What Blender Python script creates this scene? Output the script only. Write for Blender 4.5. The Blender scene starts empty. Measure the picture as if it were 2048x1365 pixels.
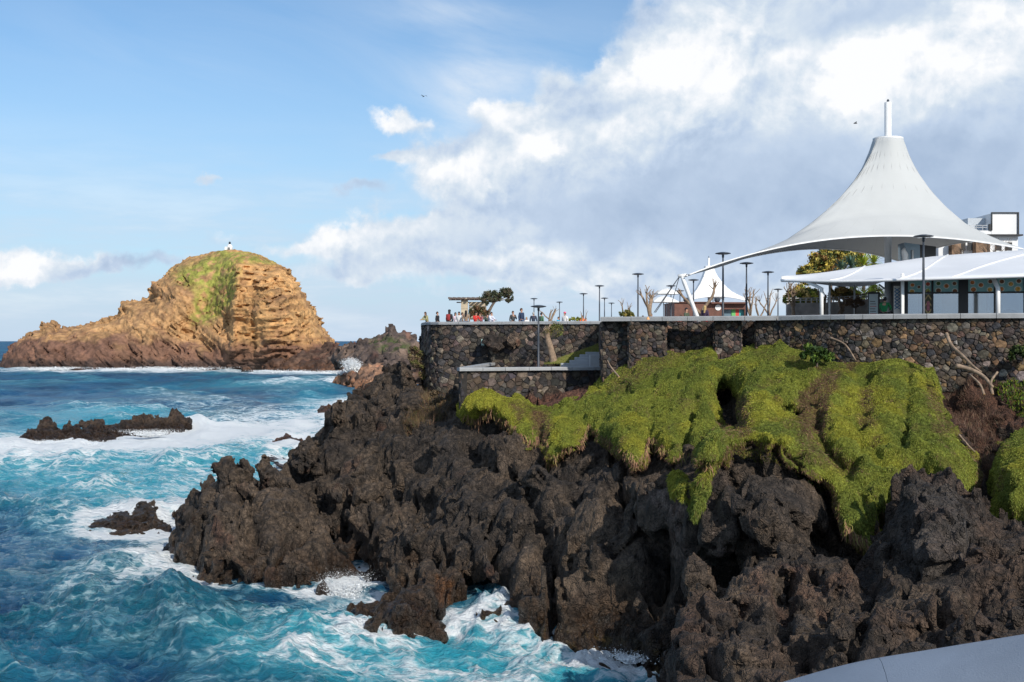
import bpy, math, random, time
import numpy as np
from mathutils import Vector, Matrix
import openvdb as vdb
from concurrent.futures import ThreadPoolExecutor
T0 = time.time()
R = math.radians
sc = bpy.context.scene
C = sc.collection
F = 2400.0            # focal length in photo pixels (photo 2048 wide)
H = 12.0              # eye height above the sea

# ------------------------------------------------------------ camera, world, sun
cam_d = bpy.data.cameras.new('camera'); cam = bpy.data.objects.new('camera', cam_d); C.objects.link(cam)
cam.location = (0, 0, H); cam.rotation_euler = (R(90), 0, 0)
cam_d.sensor_width = 36; cam_d.lens = 36*F/2048
cam_d.clip_start = 0.3; cam_d.clip_end = 120000
sc.camera = cam
sc.view_settings.view_transform = 'Standard'
sc.view_settings.look = 'None'
sc.view_settings.exposure = 0.07
sc.view_settings.gamma = 1
sc.view_settings.use_curve_mapping = False

SUN_AZ, SUN_EL = 150.0, 31.0      # azimuth clockwise from +Y
to_sun = Vector((math.sin(R(SUN_AZ))*math.cos(R(SUN_EL)), math.cos(R(SUN_AZ))*math.cos(R(SUN_EL)), math.sin(R(SUN_EL))))
sd = bpy.data.lights.new('sun', 'SUN'); sun = bpy.data.objects.new('sun', sd); C.objects.link(sun)
sd.energy = 4.2; sd.angle = R(0.6); sd.color = (1.0, 0.93, 0.83)
sun.location = (60, -120, 90)
sun.rotation_euler = (-to_sun).to_track_quat('-Z', 'Y').to_euler()

class NT:
    """small helper to write node trees as expressions"""
    def __init__(s, tree): s.t = tree; s.n = tree.nodes; s.l = tree.links
    def new(s, typ, **kw):
        nd = s.n.new(typ)
        for k, v in kw.items(): setattr(nd, k, v)
        return nd
    def put(s, sock, v):
        if isinstance(v, bpy.types.NodeSocket): s.l.new(v, sock)
        elif v is not None:
            if sock.type == 'RGBA' and len(v) == 3: v = (*v, 1)
            sock.default_value = v
    def m(s, op, a, b=None, c=None, clamp=False):
        nd = s.new('ShaderNodeMath', operation=op, use_clamp=clamp)
        for i, v in enumerate((a, b, c)):
            if v is not None: s.put(nd.inputs[i], v)
        return nd.outputs[0]
    def vm(s, op, a, b=None):
        nd = s.new('ShaderNodeVectorMath', operation=op)
        s.put(nd.inputs[0], a)
        if b is not None: s.put(nd.inputs[1], b)
        return nd.outputs['Value'] if op in ('DOT_PRODUCT', 'LENGTH') else nd.outputs[0]
    def noise(s, vec, scale, detail=6, rough=.55, dist=0.0, out='Fac', lac=2.0):
        nd = s.new('ShaderNodeTexNoise')
        if vec is not None: s.put(nd.inputs['Vector'], vec)
        nd.inputs['Scale'].default_value = scale; nd.inputs['Detail'].default_value = detail
        nd.inputs['Roughness'].default_value = rough; nd.inputs['Distortion'].default_value = dist
        nd.inputs['Lacunarity'].default_value = lac
        return nd.outputs[out]
    def voro(s, vec, scale, feature='F1', out='Distance', rand=1.0):
        nd = s.new('ShaderNodeTexVoronoi', feature=feature)
        if vec is not None: s.put(nd.inputs['Vector'], vec)
        nd.inputs['Scale'].default_value = scale
        nd.inputs['Randomness'].default_value = rand
        return nd.outputs[out]
    def ss(s, v, lo, hi, a=0.0, b=1.0):
        nd = s.new('ShaderNodeMapRange', interpolation_type='SMOOTHSTEP')
        s.put(nd.inputs[0], v); nd.inputs[1].default_value = lo; nd.inputs[2].default_value = hi
        nd.inputs[3].default_value = a; nd.inputs[4].default_value = b
        return nd.outputs[0]
    def mix(s, f, a, b, mode='MIX'):
        nd = s.new('ShaderNodeMix', data_type='RGBA', blend_type=mode)
        s.put(nd.inputs[0], f); s.put(nd.inputs[6], a); s.put(nd.inputs[7], b)
        return nd.outputs[2]
    def sep(s, v):
        nd = s.new('ShaderNodeSeparateXYZ'); s.put(nd.inputs[0], v); return nd.outputs
    def comb(s, x, y, z):
        nd = s.new('ShaderNodeCombineXYZ')
        for i, v in enumerate((x, y, z)): s.put(nd.inputs[i], v)
        return nd.outputs[0]
    def attr(s, name, out='Color'):
        nd = s.new('ShaderNodeAttribute', attribute_name=name); return nd.outputs[out]
    def bump(s, h, strength=.5, dist=.05, normal=None):
        nd = s.new('ShaderNodeBump'); s.put(nd.inputs['Height'], h)
        nd.inputs['Strength'].default_value = strength; nd.inputs['Distance'].default_value = dist
        if normal is not None: s.put(nd.inputs['Normal'], normal)
        return nd.outputs[0]

def azel(px, py):
    az = math.atan2(px-1024, F); el = math.atan2(683-py, math.hypot(px-1024, F))
    return az, el

world = bpy.data.worlds.new('World'); sc.world = world; world.use_nodes = True
w = NT(world.node_tree); w.n.clear()
sky = w.new('ShaderNodeTexSky', sky_type='NISHITA')
sky.sun_disc = False; sky.sun_elevation = R(SUN_EL); sky.sun_rotation = R(SUN_AZ)
sky.air_density = 1.0; sky.dust_density = 0.6; sky.ozone_density = 2.0; sky.altitude = 10
tc = w.new('ShaderNodeTexCoord')
d = w.vm('NORMALIZE', tc.outputs['Generated'])
x, y, z = w.sep(d)
AZ = w.m('ARCTAN2', x, y); EL = w.m('ARCSINE', z)
# warped coordinates give the cumulus edges their cauliflower shape
P = w.comb(AZ, EL, 0.0)
warp = w.noise(P, 7.0, 2, .5, out='Color'); warp2 = w.noise(P, 26.0, 6, .62, out='Color')
Pw = w.vm('ADD', P, w.vm('MULTIPLY', w.vm('SUBTRACT', warp, (.5, .5, .5)), (.10, .06, 0)))
Pw = w.vm('ADD', Pw, w.vm('MULTIPLY', w.vm('SUBTRACT', warp2, (.5, .5, .5)), (.055, .042, 0)))
Wx, Wy, _ = w.sep(Pw)
def lobes(ls, X=Wx, Y=Wy):
    tot = None
    for (px, py, sx, sy, a) in ls:
        az, el = azel(px, py)
        u = w.m('MULTIPLY', w.m('SUBTRACT', X, az), F/sx); v = w.m('MULTIPLY', w.m('SUBTRACT', Y, el), F/sy)
        r2 = w.m('MULTIPLY_ADD', u, u, w.m('MULTIPLY', v, v))
        g = w.m('MULTIPLY', w.m('EXPONENT', w.m('MULTIPLY', r2, -1.0)), a)
        tot = g if tot is None else w.m('ADD', tot, g)
    return tot
fb = w.noise(P, 13.0, 9, .58, .2)                     # fine cumulus structure
fb2 = w.noise(w.vm('ADD', P, (.003, -.008, 0)), 13.0, 9, .58, .2)
big = w.noise(P, 3.1, 4, .5)
st = w.noise(w.vm('MULTIPLY', P, (4.0, 22.0, 1)), 1.0, 7, .6)        # level streaks
mass = lobes([(1950, 60, 420, 230, .95), (1640, 170, 280, 190, .8), (1520, 330, 380, 150, .9), (1850, 380, 420, 190, .9), (1230, 420, 230, 100, .75),
              (1090, 320, 120, 80, .75), (930, 350, 130, 60, .5), (1280, 260, 150, 90, .55), (1265, 135, 75, 40, .50), (1420, 70, 120, 110, .5), (1000, 235, 60, 40, .36),
              (795, 252, 66, 24, .45), (800, 325, 80, 16, .30), (415, 355, 40, 13, .34), (30, 500, 60, 40, .42), (860, 470, 190, 50, .42), (740, 390, 55, 20, .28), (1150, 480, 200, 50, .3),
              (2300, 250, 500, 400, .9), (640, 480, 240, 26, .36), (1020, 520, 330, 30, .36), (160, 515, 170, 26, .34), (560, 540, 500, 22, .24), (1150, 580, 300, 18, .25), (1330, 560, 300, 60, .3)])
outside = w.m('MULTIPLY', w.ss(w.m('ABSOLUTE', AZ), .5, .8), w.m('MULTIPLY', w.m('SUBTRACT', big, .40), 2.4))
dens = w.m('ADD', w.m('ADD', mass, outside), w.m('MULTIPLY', w.m('SUBTRACT', fb, .5), .75))
cov = w.ss(dens, .18, .42)
# soft pale layers low over the sea, and thin cirrus higher up
low = w.m('MULTIPLY', w.ss(EL, .20, .05), w.ss(st, .34, .58))
low = w.m('MULTIPLY', low, w.ss(w.m('ADD', AZ, w.m('MULTIPLY', EL, -1.2)), -.42, .12, .6, .95))
cirn = w.noise(w.vm('MULTIPLY', w.comb(w.m('ADD', AZ, w.m('MULTIPLY', EL, -1.2)), w.m('ADD', EL, w.m('MULTIPLY', AZ, .35)), 0.0), (3.5, 14.0, 1)), 1.0, 8, .62, .6)
cirl = lobes([(960, 170, 120, 60, .8), (935, 250, 50, 110, .5), (900, 20, 130, 36, .45), (1100, 100, 300, 200, .14), (500, 90, 500, 120, .14)], AZ, EL)
cir = w.m('MULTIPLY', w.ss(cirn, .28, .72), cirl, clamp=True)
# cloud light: white sunlit tops, blue-grey undersides
lit = lobes([(1085, 305, 85, 45, 1.15), (1260, 130, 90, 35, .8), (1410, 190, 75, 60, .75), (1870, 130, 180, 85, .85), (1440, 60, 100, 50, .4), (1000, 225, 60, 40, .7), (795, 250, 70, 24, .65),
             (890, 345, 90, 32, .7), (1640, 60, 120, 80, .55), (2010, 30, 110, 60, .4), (415, 352, 60, 20, .4), (30, 490, 70, 40, .5), (1270, 250, 70, 35, .55), (1350, 140, 80, 40, .4), (1560, 200, 160, 70, .25), (850, 455, 160, 22, .5), (640, 470, 220, 18, .5), (1020, 505, 300, 16, .4), (160, 505, 170, 16, .4), (1700, 150, 160, 90, .35)])
darkl = lobes([(1640, 420, 380, 110, .50), (1240, 430, 230, 60, .38), (1720, 25, 130, 38, .75), (2045, 140, 50, 40, .6), (1600, 300, 150, 50, .22), (1950, 340, 260, 110, .42), (900, 465, 80, 26, .35), (745, 392, 40, 16, .45), (1780, 290, 80, 60, .12)])
rb1 = w.noise(Pw, 9.0, 4, .5); rb2 = w.noise(w.vm('ADD', Pw, (.006, -.014, 0)), 9.0, 4, .5)
rel = w.m('ADD', w.m('MULTIPLY', w.m('SUBTRACT', fb, fb2), 2.3), w.m('MULTIPLY', w.m('SUBTRACT', rb1, rb2), 3.2))
calm = w.ss(darkl, .05, .40, 1.0, .28)
shade = w.m('ADD', w.m('ADD', w.m('MULTIPLY', lit, .60), .46), w.m('ADD', w.m('MULTIPLY', rel, calm), w.m('MULTIPLY', darkl, -.62)))
shade = w.m('ADD', shade, w.m('MULTIPLY', w.m('SUBTRACT', w.noise(P, 8.0, 7, .55), .5), w.m('MULTIPLY', calm, .50)))
shade = w.m('ADD', shade, w.ss(dens, .5, .18, 0, .16))
ramp = w.new('ShaderNodeValToRGB'); w.put(ramp.inputs[0], shade)
cr = ramp.color_ramp
cr.elements[0].position = 0.0; cr.elements[0].color = (.39, .50, .67, 1)
cr.elements[1].position = 1.0; cr.elements[1].color = (.94, .95, .97, 1)
e_ = cr.elements.new(.3); e_.color = (.51, .62, .78, 1)
e_ = cr.elements.new(.6); e_.color = (.66, .745, .84, 1)
lowcol = w.mix(w.ss(st, .48, .68), (.57, .68, .82), (.78, .84, .90))
SKY_S = .105
skyc = w.vm('MULTIPLY', sky.outputs[0], (SKY_S*.86, SKY_S*1.08, SKY_S*1.22))
elf = w.ss(EL, 0.0, .30)
skyc = w.mix(w.ss(EL, .28, -.01, .05, .70), skyc, (.47, .63, .84))       # milky air low down
skyc = w.mix(low, skyc, lowcol)
skyc = w.mix(cir, skyc, (.72, .80, .90))
skyc = w.mix(cov, skyc, ramp.outputs[0])
skyc = w.mix(w.ss(EL, .05, -.005, 0, .55), skyc, (.55, .67, .82))
# faint piece of rainbow in the shower, 42 degrees round the point opposite the sun
anti = -to_sun
ang = w.m('ARCCOSINE', w.vm('DOT_PRODUCT', d, tuple(anti)))
rb = w.new('ShaderNodeValToRGB'); w.put(rb.inputs[0], w.ss(ang, R(40.0), R(42.8)))
rc = rb.color_ramp; rc.elements[0].position = 0; rc.elements[0].color = (0, 0, 0, 1); rc.elements[1].position = 1; rc.elements[1].color = (0, 0, 0, 1)
for p_, c_ in ((.2, (.0, .01, .03)), (.42, (0, .04, .03)), (.62, (.04, .04, 0)), (.82, (.06, .0, .01))):
    e_ = rc.elements.new(p_); e_.color = (*c_, 1)
rmask = lobes([(1440, 450, 90, 70, 1.0)], AZ, EL)
skyc = w.mix(rmask, skyc, rb.outputs[0], 'ADD')
skyc = w.mix(w.ss(EL, -.003, -.02), skyc, (.030, .085, .130))      # below the horizon: more sea
bg = w.new('ShaderNodeBackground'); w.put(bg.inputs[0], skyc); bg.inputs[1].default_value = 1.0
wo = w.new('ShaderNodeOutputWorld'); w.l.new(bg.outputs[0], wo.inputs[0])
world.cycles.sampling_method = 'MANUAL'; world.cycles.sample_map_resolution = 512

# ------------------------------------------------------------ scene helpers
def at(px, py, D):
    return Vector(((px-1024)/F*D, D, H+(683-py)/F*D))
def tag(o, label=None, cat=None, group=None, kind=None):
    if label: o['label'] = label
    if cat: o['category'] = cat
    if group: o['group'] = group
    if kind: o['kind'] = kind
    return o
def empty(name, loc=(0, 0, 0), rz=0.0):
    o = bpy.data.objects.new(name, None); C.objects.link(o); o.location = loc; o.rotation_euler = (0, 0, rz)
    o.empty_display_size = .2
    return o
def link(name, me, mat=None, parent=None, smooth=False):
    o = bpy.data.objects.new(name, me); C.objects.link(o)
    if mat is not None and not me.materials: me.materials.append(mat)
    if parent is not None: o.parent = parent
    if smooth: me.polygons.foreach_set('use_smooth', np.ones(len(me.polygons), bool))
    return o
def np_mesh(name, V, Fq, smooth=True):
    """V (n,3) float, Fq (m,3 or 4) int"""
    me = bpy.data.meshes.new(name)
    V = np.ascontiguousarray(V, np.float32); Fq = np.ascontiguousarray(Fq, np.int32)
    k = Fq.shape[1]
    me.vertices.add(len(V)); me.vertices.foreach_set('co', V.ravel())
    me.loops.add(Fq.size); me.loops.foreach_set('vertex_index', Fq.ravel())
    me.polygons.add(len(Fq)); me.polygons.foreach_set('loop_start', np.arange(0, Fq.size, k, dtype=np.int32))
    me.polygons.foreach_set('loop_total', np.full(len(Fq), k, np.int32))
    me.update(calc_edges=True); me.validate()
    me.polygons.foreach_set('use_smooth', np.full(len(me.polygons), smooth))
    return me
def set_col(me, col, name='tint'):
    a = me.color_attributes.new(name, 'FLOAT_COLOR', 'POINT')
    c = np.ones((len(me.vertices), 4), np.float32); c[:, :3] = col
    a.data.foreach_set('color', c.ravel())
class MB:
    """collects shapes, then links them as one mesh"""
    def __init__(s): s.v = []; s.f = []
    def add(s, vs, fs):
        b = len(s.v); s.v += [tuple(v) for v in vs]; s.f += [tuple(b+i for i in f) for f in fs]; return s
    def box(s, x0, x1, y0, y1, z0, z1, M=None, bev=0.0):
        if bev > 0:
            b = min(bev, (x1-x0)*.45, (y1-y0)*.45, (z1-z0)*.45)
            rings = []
            for zz, i in ((z0, b), (z0+b, 0), (z1-b, 0), (z1, b)):
                rings.append([(x0+i+(b if i == 0 else 0), y0+i, zz), (x1-i-(b if i == 0 else 0), y0+i, zz), (x1-i, y0+i+(b if i == 0 else 0), zz), (x1-i, y1-i-(b if i == 0 else 0), zz),
                              (x1-i-(b if i == 0 else 0), y1-i, zz), (x0+i+(b if i == 0 else 0), y1-i, zz), (x0+i, y1-i-(b if i == 0 else 0), zz), (x0+i, y0+i+(b if i == 0 else 0), zz)])
            vs = [Vector(p) for r in rings for p in r]; n = 8
            fs = [tuple(reversed(range(8))), tuple(range(24, 32))]
            for k in range(3):
                for i in range(n): fs.append((k*n+i, k*n+(i+1) % n, (k+1)*n+(i+1) % n, (k+1)*n+i))
        else:
            vs = [Vector(p) for p in ((x0,y0,z0),(x1,y0,z0),(x1,y1,z0),(x0,y1,z0),(x0,y0,z1),(x1,y0,z1),(x1,y1,z1),(x0,y1,z1))]
            fs = [(0,3,2,1),(4,5,6,7),(0,1,5,4),(1,2,6,5),(2,3,7,6),(3,0,4,7)]
        if M is not None: vs = [M @ v for v in vs]
        return s.add(vs, fs)
    def tube(s, pts, rad, n=8, cap=True):
        pts = [Vector(p) for p in pts]
        if not hasattr(rad, '__len__'): rad = [rad]*len(pts)
        up = None; rings = []
        for i, p in enumerate(pts):
            t = (pts[min(i+1, len(pts)-1)]-pts[max(i-1, 0)]).normalized()
            if up is None:
                up = Vector((0, 0, 1)) if abs(t.z) < .9 else Vector((1, 0, 0))
            a = t.cross(up)
            if a.length < 1e-4: a = t.cross(Vector((0, 1, 0)))
            a.normalize(); up = a.cross(t).normalized()
            rings.append([p+(a*math.cos(2*math.pi*k/n)+up*math.sin(2*math.pi*k/n))*rad[i] for k in range(n)])
        vs = [v for r in rings for v in r]; fs = []
        for i in range(len(pts)-1):
            for k in range(n): fs.append((i*n+k, i*n+(k+1) % n, (i+1)*n+(k+1) % n, (i+1)*n+k))
        if cap: fs.append(tuple(reversed(range(n)))); fs.append(tuple(range((len(pts)-1)*n, len(pts)*n)))
        return s.add(vs, fs)
    def lathe(s, prof, n=16, c=(0, 0, 0)):
        vs = []; fs = []
        for (r, z_) in prof:
            for k in range(n): vs.append((c[0]+r*math.cos(2*math.pi*k/n), c[1]+r*math.sin(2*math.pi*k/n), c[2]+z_))
        for i in range(len(prof)-1):
            for k in range(n): fs.append((i*n+k, i*n+(k+1) % n, (i+1)*n+(k+1) % n, (i+1)*n+k))
        fs.append(tuple(reversed(range(n)))); fs.append(tuple(range((len(prof)-1)*n, len(prof)*n)))
        return s.add(vs, fs)
    def mesh(s, name, smooth=False):
        me = bpy.data.meshes.new(name); me.from_pydata(s.v, [], s.f); me.update()
        if smooth: me.polygons.foreach_set('use_smooth', np.ones(len(me.polygons), bool))
        return me
    def build(s, name, mat, parent=None, smooth=False):
        return link(name, s.mesh(name, smooth), mat, parent)
def copy_tree(o, parent=None):
    c = o.copy(); C.objects.link(c)
    if parent is not None: c.parent = parent
    for ch in KIDS.get(o.name, []): copy_tree(ch, c)
    return c
KIDS = {}
def note_kids(root):
    ch = [o for o in C.objects if o.parent == root]
    KIDS[root.name] = ch
    for c in ch: note_kids(c)

# ------------------------------------------------------------ materials
def mat(name, col, rough=.7, var=.15, scale=4.0, bump=0.0, bscale=30.0, metal=0.0, spec=.5, coat=0.0, em=None, vec='Object'):
    m_ = bpy.data.materials.new(name); m_.use_nodes = True
    t = NT(m_.node_tree); b = m_.node_tree.nodes['Principled BSDF']
    tcn = t.new('ShaderNodeTexCoord'); v = tcn.outputs[vec]
    n1 = t.noise(v, scale, 6, .6)
    f_ = t.ss(n1, .3, .7)
    lo = tuple(c*(1-var) for c in col); hi = tuple(min(1, c*(1+var)) for c in col)
    t.put(b.inputs['Base Color'], t.mix(f_, lo, hi))
    b.inputs['Metallic'].default_value = metal
    b.inputs['Specular IOR Level'].default_value = spec
    t.put(b.inputs['Roughness'], t.m('ADD', t.m('MULTIPLY', t.m('SUBTRACT', n1, .5), .2), rough, clamp=True))
    b.inputs['Coat Weight'].default_value = coat
    if bump: t.put(b.inputs['Normal'], t.bump(t.noise(v, bscale, 6, .65), .8, bump))
    if em: b.inputs['Emission Color'].default_value = (*em[:3], 1); b.inputs['Emission Strength'].default_value = em[3]
    return m_
def attr_mat(name, rough=.85, var=.3, nscale=6.0, bump=.03, bscale=8.0, spec=.3, sat=None, wet=False, vec='Object', fine=None, cracks=False):
    """colour from the mesh's own tint attribute, broken up by noise; wet: darker and glossier just above the sea"""
    m_ = bpy.data.materials.new(name); m_.use_nodes = True
    t = NT(m_.node_tree); b = m_.node_tree.nodes['Principled BSDF']
    tcn = t.new('ShaderNodeTexCoord'); v = tcn.outputs[vec]
    base = t.attr('tint')
    n1 = t.noise(v, nscale, 8, .65)
    n2 = t.noise(v, nscale*.22, 5, .6)
    k = t.m('ADD', t.ss(n1, .36, .64, 1-var, 1+var), t.ss(n2, .36, .64, -var*.5, var*.5))
    col = t.mix(1.0, base, t.comb(k, k, k), 'MULTIPLY')
    rgh = t.m('ADD', t.m('MULTIPLY', t.m('SUBTRACT', n1, .5), .3), rough, clamp=True)
    hgt = t.m('ADD', t.noise(v, bscale, 9, .68), t.m('MULTIPLY', t.voro(v, bscale*.45), .6))
    if cracks:
        wv = t.vm('ADD', v, t.vm('MULTIPLY', t.vm('SUBTRACT', t.noise(v, 2.0, 4, .6, out='Color'), (.5,)*3), (.7, .7, .7)))
        wv = t.vm('MULTIPLY', wv, (1, 1, .6))
        hgt = t.m('ADD', hgt, t.m('MULTIPLY', t.ss(t.voro(wv, 2.2, 'DISTANCE_TO_EDGE'), 0, .10), .55)); hgt = t.m('ADD', hgt, t.m('MULTIPLY', t.ss(t.voro(wv, 6.5, 'DISTANCE_TO_EDGE'), 0, .14), .28))
    if wet:
        z_ = t.sep(v)[2]
        wn = t.m('ADD', z_, t.m('MULTIPLY', t.m('SUBTRACT', t.noise(v, .7, 4), .5), 1.6))
        wf = t.ss(wn, 1.9, .7)
        col = t.mix(t.m('MULTIPLY', wf, .45), col, (.012, .010, .009))
        rgh = t.m('SUBTRACT', rgh, t.m('MULTIPLY', wf, .50), clamp=True)
    t.put(b.inputs['Base Color'], col); t.put(b.inputs['Roughness'], rgh)
    b.inputs['Specular IOR Level'].default_value = spec
    t.put(b.inputs['Normal'], t.bump(hgt, 1.0, bump))
    return m_

# ------------------------------------------------------------ numpy noise
_rs = np.random.RandomState(7)
_perm = _rs.permutation(256).astype(np.int32)
_g = _rs.normal(size=(256, 3)); _g /= np.linalg.norm(_g, axis=1)[:, None]; _g = _g.astype(np.float32)
_gx, _gy, _gz = [np.ascontiguousarray(_g[:, i]) for i in range(3)]
def perlin(x, y, z):
    X = np.floor(x); Y = np.floor(y); Z = np.floor(z)
    fx = (x-X).astype(np.float32); fy = (y-Y).astype(np.float32); fz = (z-Z).astype(np.float32)
    X = X.astype(np.int32); Y = Y.astype(np.int32); Z = Z.astype(np.int32)
    u = fx*fx*fx*(fx*(fx*6-15)+10); v = fy*fy*fy*(fy*(fy*6-15)+10); w_ = fz*fz*fz*(fz*(fz*6-15)+10)
    px = [_perm[(X+i) & 255] for i in (0, 1)]
    r = []
    for i in (0, 1):
        for j in (0, 1):
            pij = _perm[(px[i]+Y+j) & 255]
            for k in (0, 1):
                h = _perm[(pij+Z+k) & 255]
                r.append(_gx[h]*(fx-i)+_gy[h]*(fy-j)+_gz[h]*(fz-k))
    a = r[0]+w_*(r[1]-r[0]); b = r[2]+w_*(r[3]-r[2]); c = r[4]+w_*(r[5]-r[4]); d_ = r[6]+w_*(r[7]-r[6])
    a = a+v*(b-a); c = c+v*(d_-c)
    return (a+u*(c-a))*1.5
def fbm(P_, s, oct=4, gain=.5, off=0.0):
    x, y, z = P_[:, 0]/s+off, P_[:, 1]/s+off*1.7, P_[:, 2]/s-off
    t = np.zeros(len(P_), np.float32); a = 1.0
    for o in range(oct):
        t += a*perlin(x, y, z); x, y, z = x*2.03+11.3, y*2.03+5.1, z*2.03-7.7; a *= gain
    return t
def billow(P_, s, oct=3, gain=.5, off=0.0):
    x, y, z = P_[:, 0]/s+off, P_[:, 1]/s+off*1.7, P_[:, 2]/s-off
    t = np.zeros(len(P_), np.float32); a = 1.0
    for o in range(oct):
        t += a*(np.abs(perlin(x, y, z))*2-.55); x, y, z = x*2.1+3.3, y*2.1+9.1, z*2.1-2.7; a *= gain
    return t
def worley(P_, s, seed=0):
    """F1 and F2 distance and a value per cell"""
    Q = P_/np.float32(s); I = np.floor(Q).astype(np.int32); f = (Q-I).astype(np.float32)
    n = len(P_); f1 = np.full(n, 9., np.float32); f2 = np.full(n, 9., np.float32); idv = np.zeros(n, np.int32)
    for i in (-1, 0, 1):
        for j in (-1, 0, 1):
            for k in (-1, 0, 1):
                h = _perm[(_perm[(_perm[(I[:, 0]+i+seed) & 255]+I[:, 1]+j) & 255]+I[:, 2]+k) & 255]
                dx = i+.5+_gx[h]*.45-f[:, 0]; dy = j+.5+_gy[h]*.45-f[:, 1]; dz = k+.5+_gz[h]*.45-f[:, 2]
                dd = dx*dx+dy*dy+dz*dz
                m1 = dd < f1
                f2 = np.where(m1, f1, np.minimum(f2, dd)); idv = np.where(m1, h, idv); f1 = np.minimum(f1, dd)
    return np.sqrt(f1), np.sqrt(f2), idv/255.0
def worley8(P_, s, seed=0):
    """nearest of the eight closest cells: F1, F2, cell value and a tilted plane per cell (fractured facets)"""
    Q = P_/np.float32(s); I = np.floor(Q-.5).astype(np.int32); f = (Q-I).astype(np.float32)
    n = len(P_); f1 = np.full(n, 9., np.float32); f2 = np.full(n, 9., np.float32); idv = np.zeros(n, np.int32); pl = np.zeros(n, np.float32)
    for i in (0, 1):
        for j in (0, 1):
            for k in (0, 1):
                h = _perm[(_perm[(_perm[(I[:, 0]+i+seed) & 255]+I[:, 1]+j) & 255]+I[:, 2]+k) & 255]
                dx = i+.5+_gx[h]*.4-f[:, 0]; dy = j+.5+_gy[h]*.4-f[:, 1]; dz = k+.5+_gz[h]*.4-f[:, 2]
                dd = dx*dx+dy*dy+dz*dz
                m1 = dd < f1
                f2 = np.where(m1, f1, np.minimum(f2, dd)); idv = np.where(m1, h, idv)
                h2 = (h*7+13) & 255
                pl = np.where(m1, dx*_gx[h2]+dy*_gy[h2]+dz*_gz[h2], pl); f1 = np.minimum(f1, dd)
    return np.sqrt(f1), np.sqrt(f2), idv/255.0, pl
def smooth01(x, a, b):
    t = np.clip((x-a)/(b-a), 0, 1); return t*t*(3-2*t)
# ------------------------------------------------------------ surveyed rock masses -> solid volumes -> meshes
IX0, IY0, IST = -260, 380, 4          # survey raster (photo pixels, one sample every 4)
INX, INY = 660, 340
_gpx = (IX0+IST*np.arange(INX)).astype(np.float32); _gpy = (IY0+IST*np.arange(INY)).astype(np.float32)
GX, GY = np.meshgrid(_gpx, _gpy)      # [iy, ix]
def tps(pts, smooth=8.0):
    """thin plate surface through (px, py, value)"""
    p = np.array(pts, float); X = p[:, :2]/100.0; n = len(p)
    def U(r2): return np.where(r2 > 1e-12, .5*r2*np.log(r2+1e-12), 0)
    d2 = ((X[:, None]-X[None])**2).sum(2); K = U(d2)+np.eye(n)*smooth*1e-2
    Pm = np.c_[np.ones(n), X]; A = np.zeros((n+3, n+3)); A[:n, :n] = K; A[:n, n:] = Pm; A[n:, :n] = Pm.T
    s = np.linalg.lstsq(A, np.r_[p[:, 2], np.zeros(3)], rcond=1e-10)[0]
    gx = GX[::4, ::4]/100.0; gy = GY[::4, ::4]/100.0
    out = s[n]+s[n+1]*gx+s[n+2]*gy
    for i in range(n): out = out+s[i]*U((gx-X[i, 0])**2+(gy-X[i, 1])**2)
    return bil(out, (GX-IX0)/(IST*4), (GY-IY0)/(IST*4)).astype(np.float32)
def bil(img, fx, fy):
    h, w_ = img.shape
    fx = np.clip(fx, 0, w_-1.001); fy = np.clip(fy, 0, h-1.001)
    i = fx.astype(np.int32); j = fy.astype(np.int32); u = fx-i; v = fy-j
    return (img[j, i]*(1-u)+img[j, i+1]*u)*(1-v)+(img[j+1, i]*(1-u)+img[j+1, i+1]*u)*v
def seg_dist(X, Y, pts, closed=False):
    d = np.full(X.shape, 1e9, np.float32); n = len(pts)
    for i in range(n if closed else n-1):
        ax, ay = pts[i][:2]; bx, by = pts[(i+1) % n][:2]; dx, dy = bx-ax, by-ay
        t = np.clip(((X-ax)*dx+(Y-ay)*dy)/(dx*dx+dy*dy+1e-9), 0, 1)
        d = np.minimum(d, np.hypot(X-ax-t*dx, Y-ay-t*dy))
    return d
def poly_sd(pts, X=None, Y=None):
    """signed distance in photo pixels, positive inside"""
    X = GX if X is None else X; Y = GY if Y is None else Y
    d = seg_dist(X, Y, pts, True); ins = np.zeros(X.shape, bool); n = len(pts)
    for i in range(n):
        ax, ay = pts[i]; bx, by = pts[(i+1) % n]
        if ay == by: continue
        c = ((ay > Y) != (by > Y)) & (X < (bx-ax)*(Y-ay)/(by-ay)+ax); ins ^= c
    return np.where(ins, d, -d)
def strokes(Dm, ls):
    for (pts, wpx, dep) in ls:
        Dm = Dm-dep*np.exp(-(seg_dist(GX, GY, pts)/wpx)**2)
    return Dm
class Mass:
    def __init__(s, poly, pts, thick=8.0, rnd=1.5, st=(), smooth=8.0, D=None):
        s.D = strokes(tps(pts, smooth) if D is None else D, st)
        s.e = poly_sd(poly) if poly is not None else np.full(GX.shape, 500., np.float32)
        s.thick = thick; s.rnd = rnd
        gy, gx = np.gradient(s.D, IST)
        s.g = np.sqrt(1+(gx**2+gy**2)*(F/np.maximum(s.D, 5))**2).astype(np.float32)
    def f(s, Pw):
        """positive inside"""
        Y = np.maximum(Pw[:, 1], 1.0); px = 1024+Pw[:, 0]/Y*F; py = 683-(Pw[:, 2]-H)/Y*F
        fx = (px-IX0)/IST; fy = (py-IY0)/IST
        D = bil(s.D, fx, fy); e = bil(s.e, fx, fy)*Y/F; g = bil(s.g, fx, fy)
        r = s.rnd; ec = np.clip(e, 0, r)
        bulge = r-np.sqrt(np.maximum(r*r-(r-ec)**2, 0))
        front = (Y-(D+bulge))/g
        back = (D+s.thick)-Y
        return np.minimum(np.minimum(front, back*.5), e)
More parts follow.
